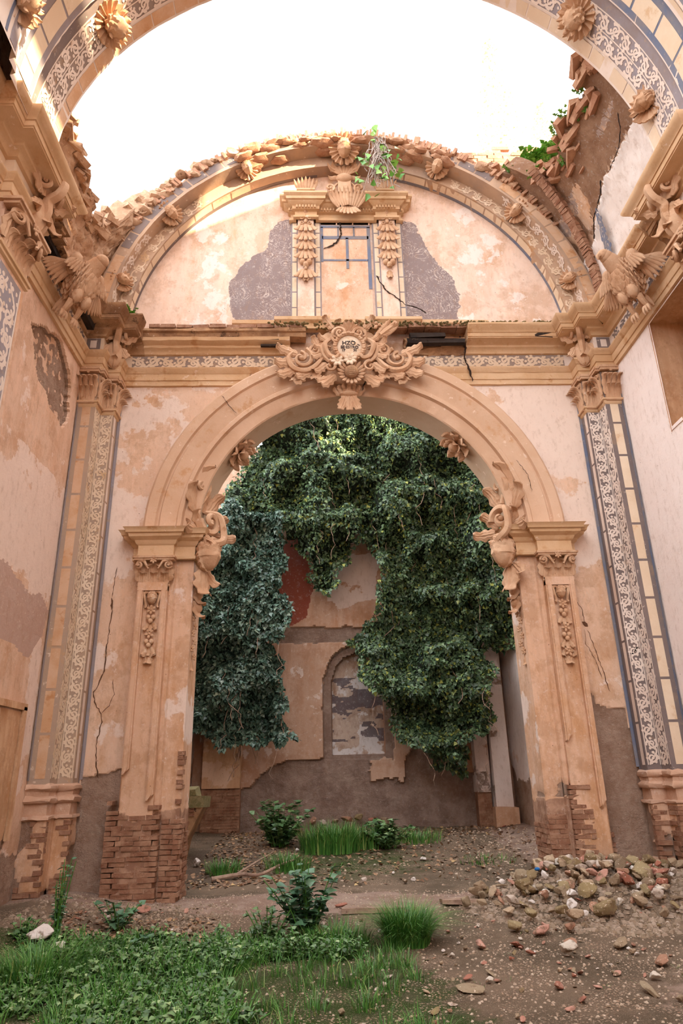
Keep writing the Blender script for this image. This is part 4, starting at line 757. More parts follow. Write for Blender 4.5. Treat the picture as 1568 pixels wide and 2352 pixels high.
# ---------------------------------------------------------------- lunette arch
t = thing('lunette_arch', (0, 9.6, 8.6), 'stepped painted arch framing the pale lunette, its crown broken to raw brick', 'arch')
LZ = 8.5
mb = MB(); arcs(mb, [(3.78, 9.92), (3.78, 9.65), (4.0, 9.65), (4.0, 9.38), (4.25, 9.38), (4.27, 9.9)], LZ, .0, pi, 128, jit=.012); mb.build('arch_ring', mTan, t)
cyl = lambda r, y0, a0, sg=1: (lambda u, v, h: np.stack([(r-h)*np.cos(a0+sg*v/r), y0+u, LZ+(r-h)*np.sin(a0+sg*v/r)], 1))
ann = lambda r0, y, a0, sg=1: (lambda u, v, h: np.stack([(r0+u)*np.cos(a0+sg*v/(r0+.1)), 0*u+y-h, LZ+(r0+u)*np.sin(a0+sg*v/(r0+.1))], 1))
def segs(fn, mk_, name, mat, spans, r):
    for a, b in spans:
        mb = MB(); mk_(mb, fn(math.radians(a)), r*math.radians(b-a)); mb.build(name, mat, t)
R_ = math.radians
segs(lambda a: cyl(3.78, 9.66, a), lambda mb, f, L: quoins(mb, f, .02, .17, L, .42, .03), 'pale_blocks', mQuoinW, [(3, 78), (118, 177)], 3.78)
segs(lambda a: cyl(3.78, 9.66, a), lambda mb, f, L: ribbon(mb, [(.205, q) for q in np.linspace(0, L, 60)], np.full(60, .06), f, .004), 'blue_line', mBlueS, [(3, 80)], 3.78)
segs(lambda a: cyl(3.78, 9.66, a), lambda mb, f, L: ribbon(mb, [(.205, q) for q in np.linspace(0, L, 60)], np.full(60, .06), f, .004), 'grey_line', mGreyD, [(98, 177)], 3.78)
segs(lambda a: ann(3.80, 9.65, a), lambda mb, f, L: rinceau(mb, f, .19, L, .24, sw=.11), 'front_scroll', mPale, [(4, 60), (132, 176)], 3.9)
segs(lambda a: cyl(4.0, 9.40, a), lambda mb, f, L: rinceau(mb, f, .22, L, .26, sw=.10), 'soffit_scroll', mPaleW, [(4, 45), (150, 176)], 4.0)
segs(lambda a: ann(4.03, 9.38, a), lambda mb, f, L: quoins(mb, f, .02, .19, L, .40, .025), 'outer_blocks', mQuoin, [(3, 48), (160, 177)], 4.1)
segs(lambda a: ann(4.03, 9.38, a), lambda mb, f, L: quoins(mb, f, .03, .19, L, .36, .03), 'grey_blocks', mGreyD, [(108, 158), (50, 66)], 4.1)
mb = MB()
for i in range(150):
    a = R_(30+i*.8); r = 4.24+random.uniform(-.01, .015); L = random.uniform(.10, .13)+(.07 if random.random() < .05 else 0)
    if 58 < math.degrees(a) < 118 or random.random() < .75:
        A = fr((r*math.cos(a), 9.40+random.uniform(-.05, .06), LZ+r*math.sin(a)), (math.cos(a), 0, math.sin(a)), (0, -1, 0)); box(mb, (-.026, -.5, -.05), (.026, .04, L), A, .006, random.random())
mb.build('radial_bricks', mBrickP, t, smooth=False)
mb = MB()
for i in range(90):      # torn undersides where the plaster fell from the crown
    a = R_(random.uniform(62, 121)); r = random.uniform(3.98, 4.2); y = random.uniform(9.3, 9.62); q = random.uniform(.05, .13)
    ell(mb, (0, 0, 0), (q*1.8, q, q*.6), fr((r*math.cos(a), y, LZ+r*math.sin(a)), (-math.cos(a), 0, -math.sin(a)), (0, 1, 0)), 9, 7, lambda D: .7+.6*vn(D*2.3+i))
mb.build('torn_plaster', mBrickP, t)
mb = MB()
for a_, w_ in ((66, .02), (101, .014), (118, .016)): crack(mb, [(0, 0), (.1, .1), (.2, .12)], ann(3.98, 9.36, R_(a_)), w_)
mb.build('crack', mCrack, t)
def shellhead(a, label, R=.21, r=3.98, y=9.50, lz=LZ, full=True, g='shell heads around the lunette arch', nm='shell_ornament', hd=True, out=None):
    ca, sa = math.cos(a), math.sin(a); o = (r*ca, y, lz+r*sa); T = fr(o, out or (-ca*.55, -.75, -sa*.55), (ca, 0, sa)); t = thing(nm, o, label, 'shell ornament', g)
    mb = MB(); fan(mb, T@loc(z=-.02), R, 18, 2*pi*.98, .2, .16, .12); mb.build('shell', mStone, t)
    mb = MB()
    if hd: head(mb, T@loc(0, -.01, .09), R*.52)
    else:
        ell(mb, (0, 0, .10), (R*.5, R*.5, R*.55), T, 24, 14, lambda D: 1+.10*np.cos(np.arctan2(D[..., 1], D[..., 0])*10))
        for k in range(9): leaf(mb, T@loc(0, 0, .12, rot=k*2*pi/9), R*.75, R*.3, 1.6, 2, nu=8, nv=5)
    mb.build('cherub_head' if hd else 'leaf_boss', mStone, t); return t
shellhead(R_(165.8), 'cherub head in a fluted shell at the left foot of the lunette arch', .2)
shellhead(R_(142), 'fluted shell with worn head on the left haunch of the lunette arch', .22)
shellhead(R_(117.3), 'shell with head at the sunlit break left of the lunette crown', .22)
shellhead(R_(90.3), 'large fluted shell at the very crown of the lunette arch', .29, y=9.46)
shellhead(R_(64.5), 'pale shell with worn head just right of the hanging dry vine', .23)
shellhead(R_(39.5), 'dark lion-like shell head on the right haunch of the lunette arch', .22)
shellhead(R_(14.8), 'cherub head in a shell just above the right corner cornice', .2)

# ---------------------------------------------------------------- painted window with its stucco frame
t = thing('window_surround', (0, 9.8, 8.9), 'stucco window frame with leafy side drops, dentil cornice and shell crest in the lunette', 'window frame')
F = fr((0, 9.9, 0))
AE = [(-1.02, 9.92), (-1.02, 9.84), (-.94, 9.84), (-.94, 9.76), (-.54, 9.76), (-.54, 9.84), (.54, 9.84), (.54, 9.76), (.94, 9.76), (.94, 9.84), (1.02, 9.84), (1.02, 9.92)]
mb = MB(); sweep(mb, [(-.02, 11.10), (.0, 11.10), (.03, 11.12), (.03, 11.16), (.0, 11.17), (0, 11.27), (.05, 11.29), (.05, 11.36), (.12, 11.40), (.13, 11.42), (.16, 11.43), (.16, 11.49), (.20, 11.53), (.20, 11.57), (0, 11.60)], AE); mb.build('cornice', mMould, t)
mb = MB()
for (a, b, y) in ((-.92, -.55, 9.71), (-.52, .52, 9.79), (.55, .92, 9.71), (-1.06, -.96, 9.79), (.96, 1.06, 9.79)):
    x = a
    while x < b-.02: box(mb, (x, y-.035, 11.30), (x+.03, y+.02, 11.355)); x += .055
mb.build('dentils', mMould, t, smooth=False)
for s in (-1, 1):
    a, b = (-.89, -.60) if s < 0 else (.60, .89)
    mb = MB(); box(mb, (a, 9.80, 8.86), (b, 9.91, 11.12)); mb.build('pilaster_strip', mLun, t, smooth=False)
    for x0, nm in ((a-.115, 'painted_blocks'), (b+.015, 'painted_blocks')):
        mb = MB(); box(mb, (x0-.01, 9.875, 8.88), (x0+.115, 9.905, 11.12)); g_ = mb.build('block_ground', mBlue, t, smooth=False)
        mb = MB(); quoins(mb, flat_fn((x0, 9.875, 8.9), X0, Z0, (0, -1, 0)), .015, .092, 2.2, .33, .025); mb.build(nm, mQuoinW, g_)
    T = fr(((a+b)/2, 9.80, 11.10)); L = 1.32 if s < 0 else 1.25
    mb = MB()
    for y, n_, w_ in ((.06, 3, .10), (-.06, 2, .09)):
        for q in (-1, 1): spiral(mb, T@loc(q*.06, y-.04, .03), .06, 1.2, .26, pi/2, -q)
        leaf(mb, T@loc(0, y, .03), .13, .1, 1.8, 2, nu=9, nv=5)
    mb.build('top_scroll', mStone, t); y = -.08; k = 0
    while y > -L+.15:
        mb = MB()
        if k < 3 or k % 2: 
            for q in (-.5, -.25, 0, .25, .5): leaf(mb, T@loc(q*.12, y, .04-.03*abs(q), rot=pi+q*1.3), .26, .09, .9, 2, nu=9, nv=5)
            ell(mb, (0, y+.0, .06), (.03, .04, .03), T, 8, 6)
        else:
            for q in (-1, 1): ell(mb, (q*.06, y-.06, .04), (.055, .06, .05), T, 12, 8)
            ell(mb, (0, y-.13, .05), (.05, .06, .05), T, 12, 8); leaf(mb, T@loc(0, y, .03, rot=pi), .2, .15, 1.2, 3)
        mb.build('leaf_bunch', mStone, t); y -= .21; k += 1
    mb = MB(); leaf(mb, T@loc(0, -L+.1, .02, rot=pi), .22, .13, 1.4, 3); mb.build('tip_leaf', mStone, t)
mb = MB(); box(mb, (-.47, 9.862, 8.86), (.43, 9.905, 11.10)); mb.build('painted_window', mLeft, t, smooth=False)
mb = MB(); W_ = lambda x0, z0, x1, z1: box(mb, (x0, 9.855, z0), (x1, 9.87, z1))
W_(-.47, 10.98, .43, 11.04); W_(-.47, 10.2, -.43, 11.0); W_(.37, 9.6, .43, 11.0); W_(-.45, 10.72, .40, 10.79); W_(-.02, 10.05, .03, 10.75); W_(-.43, 10.22, .38, 10.26); W_(.12, 10.78, .15, 11.0); W_(-.17, 10.78, -.14, 11.0); mb.build('painted_glazing_bars', mBlueS, t, smooth=False)
mb = MB(); quoins(mb, lambda u, v, h: flat_fn((-.47, 9.875, 11.05), (0, 0, 1), X0, (0, -1, 0))(u, v, h+.01), .005, .05, .9, .3, .02); mb.build('lintel_blocks', mQuoinW, t)
mb = MB(); crack(mb, [(-.11, 11.69), (-.09, 11.43), (-.12, 11.12)], flat_fn((0, 9.62, 0), X0, Z0, (0, -1, 0)), .035); crack(mb, [(-.12, 11.12), (-.10, 10.8), (-.19, 10.63), (-.33, 10.53), (-.44, 10.49)], flat_fn((0, 9.85, 0), X0, Z0, (0, -1, 0)), .03); crack(mb, [(.50, 9.85), (.56, 9.70), (.69, 9.49), (.86, 9.35), (.98, 9.21), (1.18, 9.15), (1.35, 9.02)], flat_fn((0, 9.79, 0), X0, Z0, (0, -1, 0)), .022); mb.build('crack', mCrack, t)
for s in (-1, 1):
    mb = MB(); T = fr((s*.74, 9.80, 11.60)); box(mb, (-.17, 0, -.05), (.17, .10, .08), T); box(mb, (-.14, .10, -.05), (.14, .16, .06), T); box(mb, (-.17, .16, -.05), (.17, .20, .08), T); o = mb.build('pedestal', mMould, t, smooth=False)
    mb = MB()
    for k in range(7): leaf(mb, T@loc((k-3)*.035, .18, .03+.015*(3-abs(k-3)), rot=(3-k)*.16), .26, .075, .9, 1, nu=9, nv=5)
    mb.build('leaf_crown', mStone, o)
T = fr((-.02, 9.74, 11.75)); mb = MB(); fan(mb, T@loc(0, .40, .0), .27, 9, pi*1.05, .15, .2, .3); 
for k in range(7): leaf(mb, T@loc((k-3)*.03, .36, .06, rot=(3-k)*.3), .30, .09, 1.3, 1, nu=9, nv=5)
mb.build('crest_shell', mStone, t); mb = MB(); box(mb, (-.12, -.1, -.08), (.12, .18, .08), T); ell(mb, (0, .24, .06), (.16, .10, .09), T, 14, 9)
for q in (-1, 1): spiral(mb, T@loc(q*.27, .0, .04), .13, 1.4, .26, -pi/2, -q, tail=[(q*-.14, .14, 0), (q*-.05, .02, 0)]); leaf(mb, T@loc(q*.1, .3, .05, rot=-q*1.9), .24, .12, 1.6, 2)
mb.build('crest_scrolls', mStone, t)
T = fr((.03, 9.66, 11.60)); mb = MB()
for k in range(11): leaf(mb, T@loc((k-5)*.035, -.34, .02+.012*(5-abs(k-5)), rot=(5-k)*.11), .38, .075, .7, 1, nu=10, nv=5)
for k in range(7): leaf(mb, T@loc((k-3)*.025, -.30, .03, rot=pi+(k-3)*.22), .26, .075, .7, 1, nu=8, nv=5)
for k in range(4): leaf(mb, T@loc(-.17-.02*k, -.2, .0, rot=.25+k*.12), .24, .06, .7, 1, nu=8, nv=5)
mb.build('keystone_shell', mStone, t)

# ---------------------------------------------------------------- near transverse arch
t = thing('transverse_arch', (0, 5.4, 8.6), 'wide painted arch across the top of the photo, scroll band and blue lined blocks', 'arch')
mb = MB(); arcs(mb, [(4.5, 6.42), (3.82, 6.42), (3.80, 6.40), (3.80, 5.62), (3.80, 5.60), (3.74, 5.58), (3.74, 5.12), (3.68, 5.10), (3.68, 4.95), (3.60, 4.93), (3.60, 4.1), (4.5, 4.1)], LZ, 0, pi, 128, jit=.010); mb.build('arch_ring', mPaleW, t)
cy2 = lambda r, y0, a0: (lambda u, v, h: np.stack([(r-h)*np.cos(a0+v/r), y0-u, LZ+(r-h)*np.sin(a0+v/r)], 1))
for (A, B) in ((5, 84), (96, 175)):
    a0 = R_(A); L = 3.8*R_(B-A); rb = lambda u, w_, f, nm, mat, off=.004: (lambda mb: (ribbon(mb, [(u, q) for q in np.linspace(0, L, 90)], np.full(90, w_), f, off), mb.build(nm, mat, t)))(MB())
    rb(.22, .42, cy2(3.8, 6.17+.01, a0), 'scroll_ground', mBlue if A == 5 else mGrey, .004)
    mb = MB(); rinceau(mb, cy2(3.795, 6.16, a0), .40, L, .215, sw=.105, double=True)
    for e in (.0, .20, .40): ribbon(mb, [(e, q) for q in np.linspace(0, L, 90)], np.full(90, .014), cy2(3.795, 6.16, a0))
    mb.build('scroll_band', mPaleW, t)
    mb = MB(); quoins(mb, cy2(3.8, 6.37, a0), .0, .17, L, .38, .02); mb.build('edge_blocks', mQuoin if A > 90 else mPale, t)
    rb(.0, .15, cy2(3.8, 5.685, a0), 'grey_band', mBlue if A == 5 else mGreyD)
    rb(.0, .42, cy2(3.74, 5.35, a0), 'block_ground', mBlueS if A == 5 else mBlue)
    mb = MB(); quoins(mb, cy2(3.735, 5.48, a0), .0, .24, L, .50, .035); mb.build('painted_blocks', mQuoinW, t)
    rb(.0, .05, cy2(3.68, 5.03, a0), 'ochre_line', mPale); rb(.0, .13, cy2(3.6, 4.83, a0), 'blue_line', mBlueS if A == 5 else mBlue); rb(.0, .04, cy2(3.6, 4.68, a0), 'thin_blue_line', mBlueS)
g = 'shell ornaments under the near arch'
for a, y, lb, R, hd in ((33.5, 5.97, 'big fluted shell boss hanging from the sunlit left side of the near arch', .27, False), (0, 0, '', 0, 0), (141, 5.97, '', 0, 0)):
    if lb: shellhead(R_(180-a), lb, R, 3.76, y, LZ, g=g, nm='shell_boss', hd=hd, out=(.8*math.cos(R_(a)), -.2, -math.sin(R_(a))))
shellhead(R_(39), 'big fluted shell boss hanging from the right side of the near arch', .27, 3.76, 5.99, LZ, g=g, nm='shell_boss', hd=False, out=(-.8*math.cos(R_(39)), -.2, -math.sin(R_(39))))
shellhead(R_(14.5), 'shell with a small head at the right foot of the near arch, over the cornice', .24, 3.78, 6.12, LZ, g=g, out=(-.9, -.5, -.2))
shellhead(R_(171), 'carved leafy boss cut by the top left corner of the photo', .24, 3.60, 4.75, LZ, g=g, nm='shell_boss', hd=False, out=(.9, -.4, -.3))
# unseen blocks added above the near arch to keep sun off the lunette
mb = MB()
for s in (-1, 1):
    for i in range(14):
        a0, a1 = R_(i*6.5), R_((i+1)*6.5); x0, x1 = s*4.5*math.cos(a0), s*4.5*math.cos(a1); z = LZ+4.45*math.sin(a0)
        if abs(x1) < 5.6: box(mb, (min(x0, x1), 4.15, z), (max(x0, x1), 6.35, 12.9+.3*random.random()), j=.02)
mb.build('spandrel_sun_block', mRubw, t, smooth=False)

# ---------------------------------------------------------------- vault remains between the arches
def vault(s, ys, ths, label, mat):
    t = thing('vault_fragment', (s*4.2, 7.9, 8.65), label, 'vault', 'vault remains'); ny, nt = 90, 70
    Y = np.linspace(6.38, 9.66, ny); th = np.radians(np.interp(Y, ys, ths)); th = th*(1+.10*(fbm(np.stack([Y*0+s, Y, Y*0], 1), 5, 4)-.5)*2+.03*np.sign(np.sin(Y*31+s)))
    k = np.linspace(0, 1, nt); A = .03+k[None]*(th[:, None]-.03); P = np.stack([s*4.27*np.cos(A), Y[:, None]+0*A, LZ+4.27*np.sin(A)], -1); d = (fbm(P, 2.2, 4)-.5)*(.10 if s > 0 else .34)+(fbm(P, 9, 3)-.5)*(.03 if s > 0 else .12)
    m = mk(A.shape); Yb = Y[:, None]+0*A; ag = np.degrees(A); pale = (ag < 23-5*sstep(8, 9.1, Yb)+2*(fbm(P, 3, 3)-.5))
    if s > 0: m[..., 0] = np.clip(.15+.5*(~pale)*(fbm(P, 1.5, 3) > .55)+.9*(ag > 30), 0, 1); m[..., 2] = 1.*pale; m[..., 3] = .55*(~pale)*(fbm(P, 1.1, 2) > .5); d = d-.05*(~pale)
    else: m[..., 0] = .9
    r = 4.27-d; P = np.stack([s*r*np.cos(A), Yb, LZ+r*np.sin(A)], -1); Q = np.stack([s*(r+.36)*np.cos(A-.004), Yb, LZ+(r+.36)*np.sin(A-.004)], -1)
    mb = MB(); F = gridF(ny, nt); mb.add(P, F, None, .5, m.reshape(-1, 4)); mb.add(Q, F, None, .5, np.tile([.9, 0, 0, 0], (ny*nt, 1)))
    E = np.concatenate([P[:, -1], Q[:, -1]]); i = np.arange(ny-1); mb.add(E, np.stack([i, i+1, i+1+ny, i+ny], 1), None, .5, np.tile([.9, 0, 0, 0], (2*ny, 1)))
    mb.build('vault_shell', mat, t)
    mb = MB()
    for i in range(110):
        j = random.randrange(ny); kk = nt-1-int(abs(random.gauss(0, 4))) if random.random() < .8 else random.randrange(nt); p = P[j, max(kk, 0)] if random.random() < .5 else (P[j, max(kk, 0)]+Q[j, max(kk, 0)])/2
        if s > 0 and kk < nt*.8: continue
        q = random.uniform(.04, .12); box(mb, (-q*1.5, -q*.7, -q*.4), (q*1.5, q*.7, q*.4), fr(p, (random.uniform(-.3, .3)-s*.4, random.uniform(-.4, .4), 1)), q*.22, random.random())
    mb.build('edge_stones', mBrickP if s > 0 else mRubw, t, smooth=False)['kind'] = 'stuff'
    return t, P
mVault = plaster('vault_plaster', (190, 152, 124), (204, 168, 138), (196, 142, 98), (232, 222, 216), wl=.60, dark=(150, 126, 116), render=(164, 116, 84), render2=(190, 144, 110))
tR, PR = vault(1, [6.38, 6.87, 7.11, 7.5, 8.12, 8.67, 9.05, 9.42, 9.66], [41, 38, 36, 35.5, 36.5, 38, 43, 49, 58], 'curved brown remnant of the fallen vault above the right cornice, weeds on its edge', mVault)
tL, PL_ = vault(-1, [6.38, 6.77, 7.42, 7.87, 8.22, 8.43, 8.72, 9.1, 9.42, 9.66], [24, 22.9, 21, 19.5, 18, 18.6, 20.2, 26, 36, 48], 'rough rubble remnant of the fallen vault above the dark left cornice', mRubw)
mb = MB(); cf = lambda u, v, h: np.stack([(4.26-h)*np.cos(v), u, LZ+(4.26-h)*np.sin(v)], 1)
fsc = lambda u, v, h: cf(8.95-u*(1-v/1.7)-v*.42+.0*v, .08+v/4.26, h+.05)
rinceau(mb, fsc, .36, 1.15, .24, sw=.10); mb.build('blue_scroll', mBlueS, tR)
mb = MB(); cg = lambda q: [(a, R_(b)*4.26) for a, b in q]; ch_ = lambda o_: (lambda u, v, h: cf(u, v/4.26, h+o_)); crack(mb, cg([(6.95, 26), (7.1, 23.6), (7.3, 22), (7.7, 21.6)]), ch_(.07), .022); crack(mb, cg([(7.95, 23), (8.1, 21.5), (8.54, 20), (8.8, 17)]), ch_(.05), .035); mb.build('crack', mCrack, tR)
mb = MB()
for i in range(40): a = R_(8+i*.85); y = 9.2-.010*i-.0*i; box(mb, (-.07, -.03, -.03), (.07, .03, .06), fr(((4.22)*math.cos(a), y, LZ+4.22*math.sin(a)), (-math.cos(a), -.4, -math.sin(a))), .012, random.random())
mb.build('torn_brick_edge', mBrick, tR, smooth=False)
# brick wall standing behind the right shoulder
t = thing('brick_parapet', (3.6, 10.4, 12.2), 'low wall of long thin bricks against the white sky, right of the lunette crown', 'brick wall')
mb = MB(); box(mb, (2.3, 10.33, 11.4), (5.6, 10.7, 13.35), j=.01); mb.build('mortar_core', mBrickP, t, smooth=False)
mb = MB(); bricks(mb, fr((0, 10.32, 0)), 2.3, 5.6, 12.2, 13.5, ch=.085, bl=.34, dep=(0, .03), j=.008, keep=lambda x, y: y < 13.36 or random.random() < .45); mb.build('bricks', mBrickP, t, smooth=False)
t = thing('rubble_shoulder', (3.6, 9.9, 11.0), 'torn rubble mass between the lunette arch and the brick parapet, green shrub on top', 'rubble')
mb = MB()
for i in range(170):
    a = R_(random.uniform(30, 56)); r = random.uniform(4.22, 4.30+.55*sstep(56, 44, math.degrees(a))); q = random.uniform(.04, .12)
    ell(mb, (r*math.cos(a), random.uniform(9.40, 10.25), LZ+r*math.sin(a)), (q*1.3, q, q*.8), None, 8, 6, lambda D: .65+.7*vn(D*2.1+i), rnd=random.random())
mb.build('stones', mRubw, t)
t = thing('rubble_shoulder', (-3.9, 9.7, 9.9), 'raw stone shoulder between the left vault remnant and the lunette arch', 'rubble'); mb = MB()
for i in range(130):
    a = R_(random.uniform(118, 156)); r = random.uniform(4.22, 4.40); q = random.uniform(.05, .13)
    ell(mb, (r*math.cos(a), random.uniform(9.36, 9.9), LZ+r*math.sin(a)), (q*1.3, q, q*.8), None, 8, 6, lambda D: .65+.7*vn(D*2.1+i), rnd=random.random())
mb.build('stones', mRubw, t)
# ---------------------------------------------------------------- foliage helpers
def nrm(v): return v/(np.linalg.norm(v, axis=-1, keepdims=True)+1e-9)
LF = np.array([(0, 0, 0), (.46, .18, .02), (.30, .52, .06), (0, 1, -.06), (-.30, .52, .06), (-.46, .18, .02), (0, .42, -.05)]); LT = [(0, 1, 6), (1, 2, 6), (2, 3, 6), (3, 4, 6), (4, 5, 6), (5, 0, 6)]
LN = np.array([(0, 0, 0), (.22, .3, .05), (.17, .65, .04), (0, 1, -.12), (-.17, .65, .04), (-.22, .3, .05), (0, .45, -.02)])
def leaves(mb, P, D, N, S, shp=LF, rnd=None):
    n = len(P); D = nrm(D); R = nrm(np.cross(D, N)); N = np.cross(R, D); S = np.broadcast_to(S, (n,))
    V = P[:, None]+S[:, None, None]*(shp[None, :, 0:1]*R[:, None]+shp[None, :, 1:2]*D[:, None]+shp[None, :, 2:3]*N[:, None])
    F = (np.array(LT)[None]+7*np.arange(n)[:, None, None]).reshape(-1, 3); r = rng.random(n) if rnd is None else rnd
    mb.add(V.reshape(-1, 3), F, None, np.repeat(r, 7))
def ivy(name, poly, y0, depth, n, label, mat, size=.12, yfn=None, shp=LF):
    poly = np.array(poly); lo, hi = poly.min(0), poly.max(0); K = n*4; x = rng.uniform(lo[0]-.2, hi[0]+.2, K); z = rng.uniform(lo[1]-.2, hi[1]+.2, K)
    Pn = np.stack([x, 0*x, z], 1); dx = (fbm(Pn, 2.2, 4)-.5)*.7; dz = (fbm(Pn+9, 2.2, 4)-.5)*.7; k = pip(x+dx, z+dz, poly); x, z = x[k][:n], z[k][:n]; Pn = np.stack([x, 0*x, z], 1)
    h = lambda Q: depth*(.15+.85*sstep(.30, .72, fbm(Q, 1.5, 3))+.35*(fbm(Q+3, 5, 2)-.5)); e = .04; hh = h(Pn); gx = (h(Pn+[e, 0, 0])-hh)/e; gz_ = (h(Pn+[0, 0, e])-hh)/e
    back = yfn(x, z) if yfn else y0; inn = rng.random(len(x))**2*.16; P = np.stack([x, back-hh+inn, z], 1)
    N = nrm(nrm(np.stack([-gx, -np.ones_like(x), -gz_], 1)*[-1, 1, -1]*[-1, 1, -1])+rng.normal(0, .42, (len(x), 3))+[0, 0, .35]); D = nrm(rng.normal(0, .5, (len(x), 3))+[0, -.25, -.8])
    t = thing(name, ((lo[0]+hi[0])/2, y0, lo[1]), label, 'ivy', 'ivy masses in the chancel'); mb = MB(); leaves(mb, P, D, N, size*(.55+.7*rng.random(len(x))), shp); f = mb.build('foliage', mat, t); f['kind'] = 'stuff'
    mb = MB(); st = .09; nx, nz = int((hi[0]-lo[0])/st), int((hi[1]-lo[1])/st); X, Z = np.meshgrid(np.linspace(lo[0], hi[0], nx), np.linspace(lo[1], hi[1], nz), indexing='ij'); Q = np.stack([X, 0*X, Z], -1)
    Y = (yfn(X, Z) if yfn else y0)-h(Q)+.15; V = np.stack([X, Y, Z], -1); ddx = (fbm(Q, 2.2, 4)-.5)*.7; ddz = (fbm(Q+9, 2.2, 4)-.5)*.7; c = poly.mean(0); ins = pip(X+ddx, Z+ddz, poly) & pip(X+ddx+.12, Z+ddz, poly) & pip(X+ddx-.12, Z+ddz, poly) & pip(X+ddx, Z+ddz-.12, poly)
    F = gridF(nx, nz); F = F[ins.ravel()[F].all(1)]; B = V+[0, .12, 0]; mb.add(np.concatenate([V.reshape(-1, 3), B.reshape(-1, 3)]), np.concatenate([F, F+nx*nz])); mb.build('dark_backing', mIvyBack, t)
    mb = MB()
    for i in range(26):
        j = rng.integers(len(x)); p = P[j]+[0, -.03, 0]; q = [p]
        for k in range(8): q.append(q[-1]+np.array([rng.normal(0, .05), rng.normal(-.01, .03), -.11]))
        tube(mb, q, .007, None, 4)
    mb.build('trailing_stems', mWood, t)['kind'] = 'stuff'; return t
IVL = [(-2.75, 7.7), (-1.52, 7.51), (-1.3, 6.85), (-1.5, 6.21), (-1.59, 5.59), (-1.24, 5.08), (-1.34, 4.69), (-1.67, 4.31), (-1.33, 4.01), (-1.09, 3.17), (-1.37, 2.82), (-1.0, 2.37), (-1.82, 2.12), (-2.3, 2.3), (-2.75, 2.15), (-3.4, 2.5), (-3.9, 2.6), (-3.9, 7.3)]
IVT = [(-3.0, 7.9), (-2.6, 9.0), (-1.9, 10.3), (-1.0, 11.2), (.26, 11.4), (2.33, 11.3), (3.8, 10.2), (4.5, 8.5), (4.5, 6.65), (2.2, 6.6), (1.53, 6.7), (.97, 6.25), (.47, 6.87), (.14, 6.59), (-.05, 5.73), (-.35, 5.40), (-.70, 5.94), (-1.02, 6.71), (-1.44, 6.93), (-1.55, 7.4), (-2.6, 7.3)]
IVR = [(.97, 7.6), (4.29, 7.9), (4.4, 6.03), (4.2, 4.6), (3.25, 4.03), (3.06, 3.09), (3.2, 2.55), (2.6, 2.2), (2.58, 1.43), (2.34, 1.30), (1.84, 1.87), (1.21, 2.23), (.95, 2.42), (.79, 3.04), (.42, 3.41), (.40, 4.08), (-.13, 4.40), (.77, 5.05), (.85, 6.07)]
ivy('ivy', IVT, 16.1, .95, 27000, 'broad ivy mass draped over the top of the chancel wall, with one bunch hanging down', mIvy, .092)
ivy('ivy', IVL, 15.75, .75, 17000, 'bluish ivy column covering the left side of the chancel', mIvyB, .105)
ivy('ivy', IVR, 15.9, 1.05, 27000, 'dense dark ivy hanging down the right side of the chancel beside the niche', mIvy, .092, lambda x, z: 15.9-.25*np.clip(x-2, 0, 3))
# pilasters of the chancel
for (x0, x1, y, z1, lb) in ((-3.2, -2.36, 16.2, 7.2, 'ochre stained plaster strip with brick foot left of the chancel back wall'), (2.87, 3.18, 16.15, 7.5, 'narrow stained pilaster in the right chancel corner, next to the hanging ivy'), (3.22, 3.6, 16.0, 7.5, 'pale pitted pilaster with stone foot in the right chancel corner')):
    t = thing('chancel_pilaster', ((x0+x1)/2, y, .4), lb, 'pilaster', 'pilasters in the chancel'); zb = 1.35 if x0 < 0 else 1.15 if x1 < 3.2 else .45
    mb = MB(); prism(mb, [(x0, 16.6), (x0, y), (x1, y), (x1, 16.6)], zb, z1, .06, lambda P, u, v: np.stack([.5*(fbm(P, 2, 3) > .6), 0*u, .6+0*u, 0*u], -1)); mb.build('shaft', mNiche if x0 < 0 else mChan if x1 < 3.2 else mRight, t)
    mb = MB()
    if zb > 1: box(mb, (x0, y+.07, .2), (x1, 16.5, zb)); mb.build('core', mBrick, t, smooth=False); mb = MB(); bricks(mb, fr((0, y+.06, 0)), x0, x1, .3, zb, dep=(0, .02), back=.05); mb.build('brick_foot', mBrick, t, smooth=False)
    else: box(mb, (x0-.06, y-.1, .2), (x1+.06, y+.2, .85), j=.02); mb.build('stone_foot', mShaft, t, smooth=False)
mb = MB(); ell(mb, (0, 0, 0), (.22, .5, .16), fr((-2.60, 13.0, .75), (0, -1, 0)), 24, 14, lambda D: .75+.4*vn(D*2.4)); t = thing('stone_basin_remnant', (-2.6, 13.0, .3), 'broken mossy stone basin on a bracket just behind the left pier', 'stone remnant')
mb = MB(); V = MB()
box(mb, (-3.4, 12.6, 1.10), (-2.55, 13.5, 1.30), j=.04); box(mb, (-3.4, 12.65, 1.28), (-2.75, 13.4, 1.42), j=.05); box(mb, (-3.4, 12.7, 1.42), (-3.0, 13.2, 1.52), j=.04); mb.build('mossy_top', mo, t, smooth=False)
mb = MB(); Vx = np.array([(-3.4, 12.75, .15), (-2.95, 12.75, .15), (-2.85, 12.72, .6), (-2.58, 12.65, 1.12), (-3.4, 12.65, 1.12)]); W2 = Vx+[0, .6, 0]; mb.add(np.concatenate([Vx, W2]), [(i, (i+1) % 5, (i+1) % 5+5, i+5) for i in range(5)]); mb.add(Vx, [list(range(5))]); mb.add(W2, [list(range(5))]); mb.build('bracket', mOld, t, smooth=False)
mb = MB(); bricks(mb, fr((0, 12.66, 0)), -3.3, -2.72, .98, 1.12, dep=(0, .05)); mb.build('brick_course', mBrick, t, smooth=False)

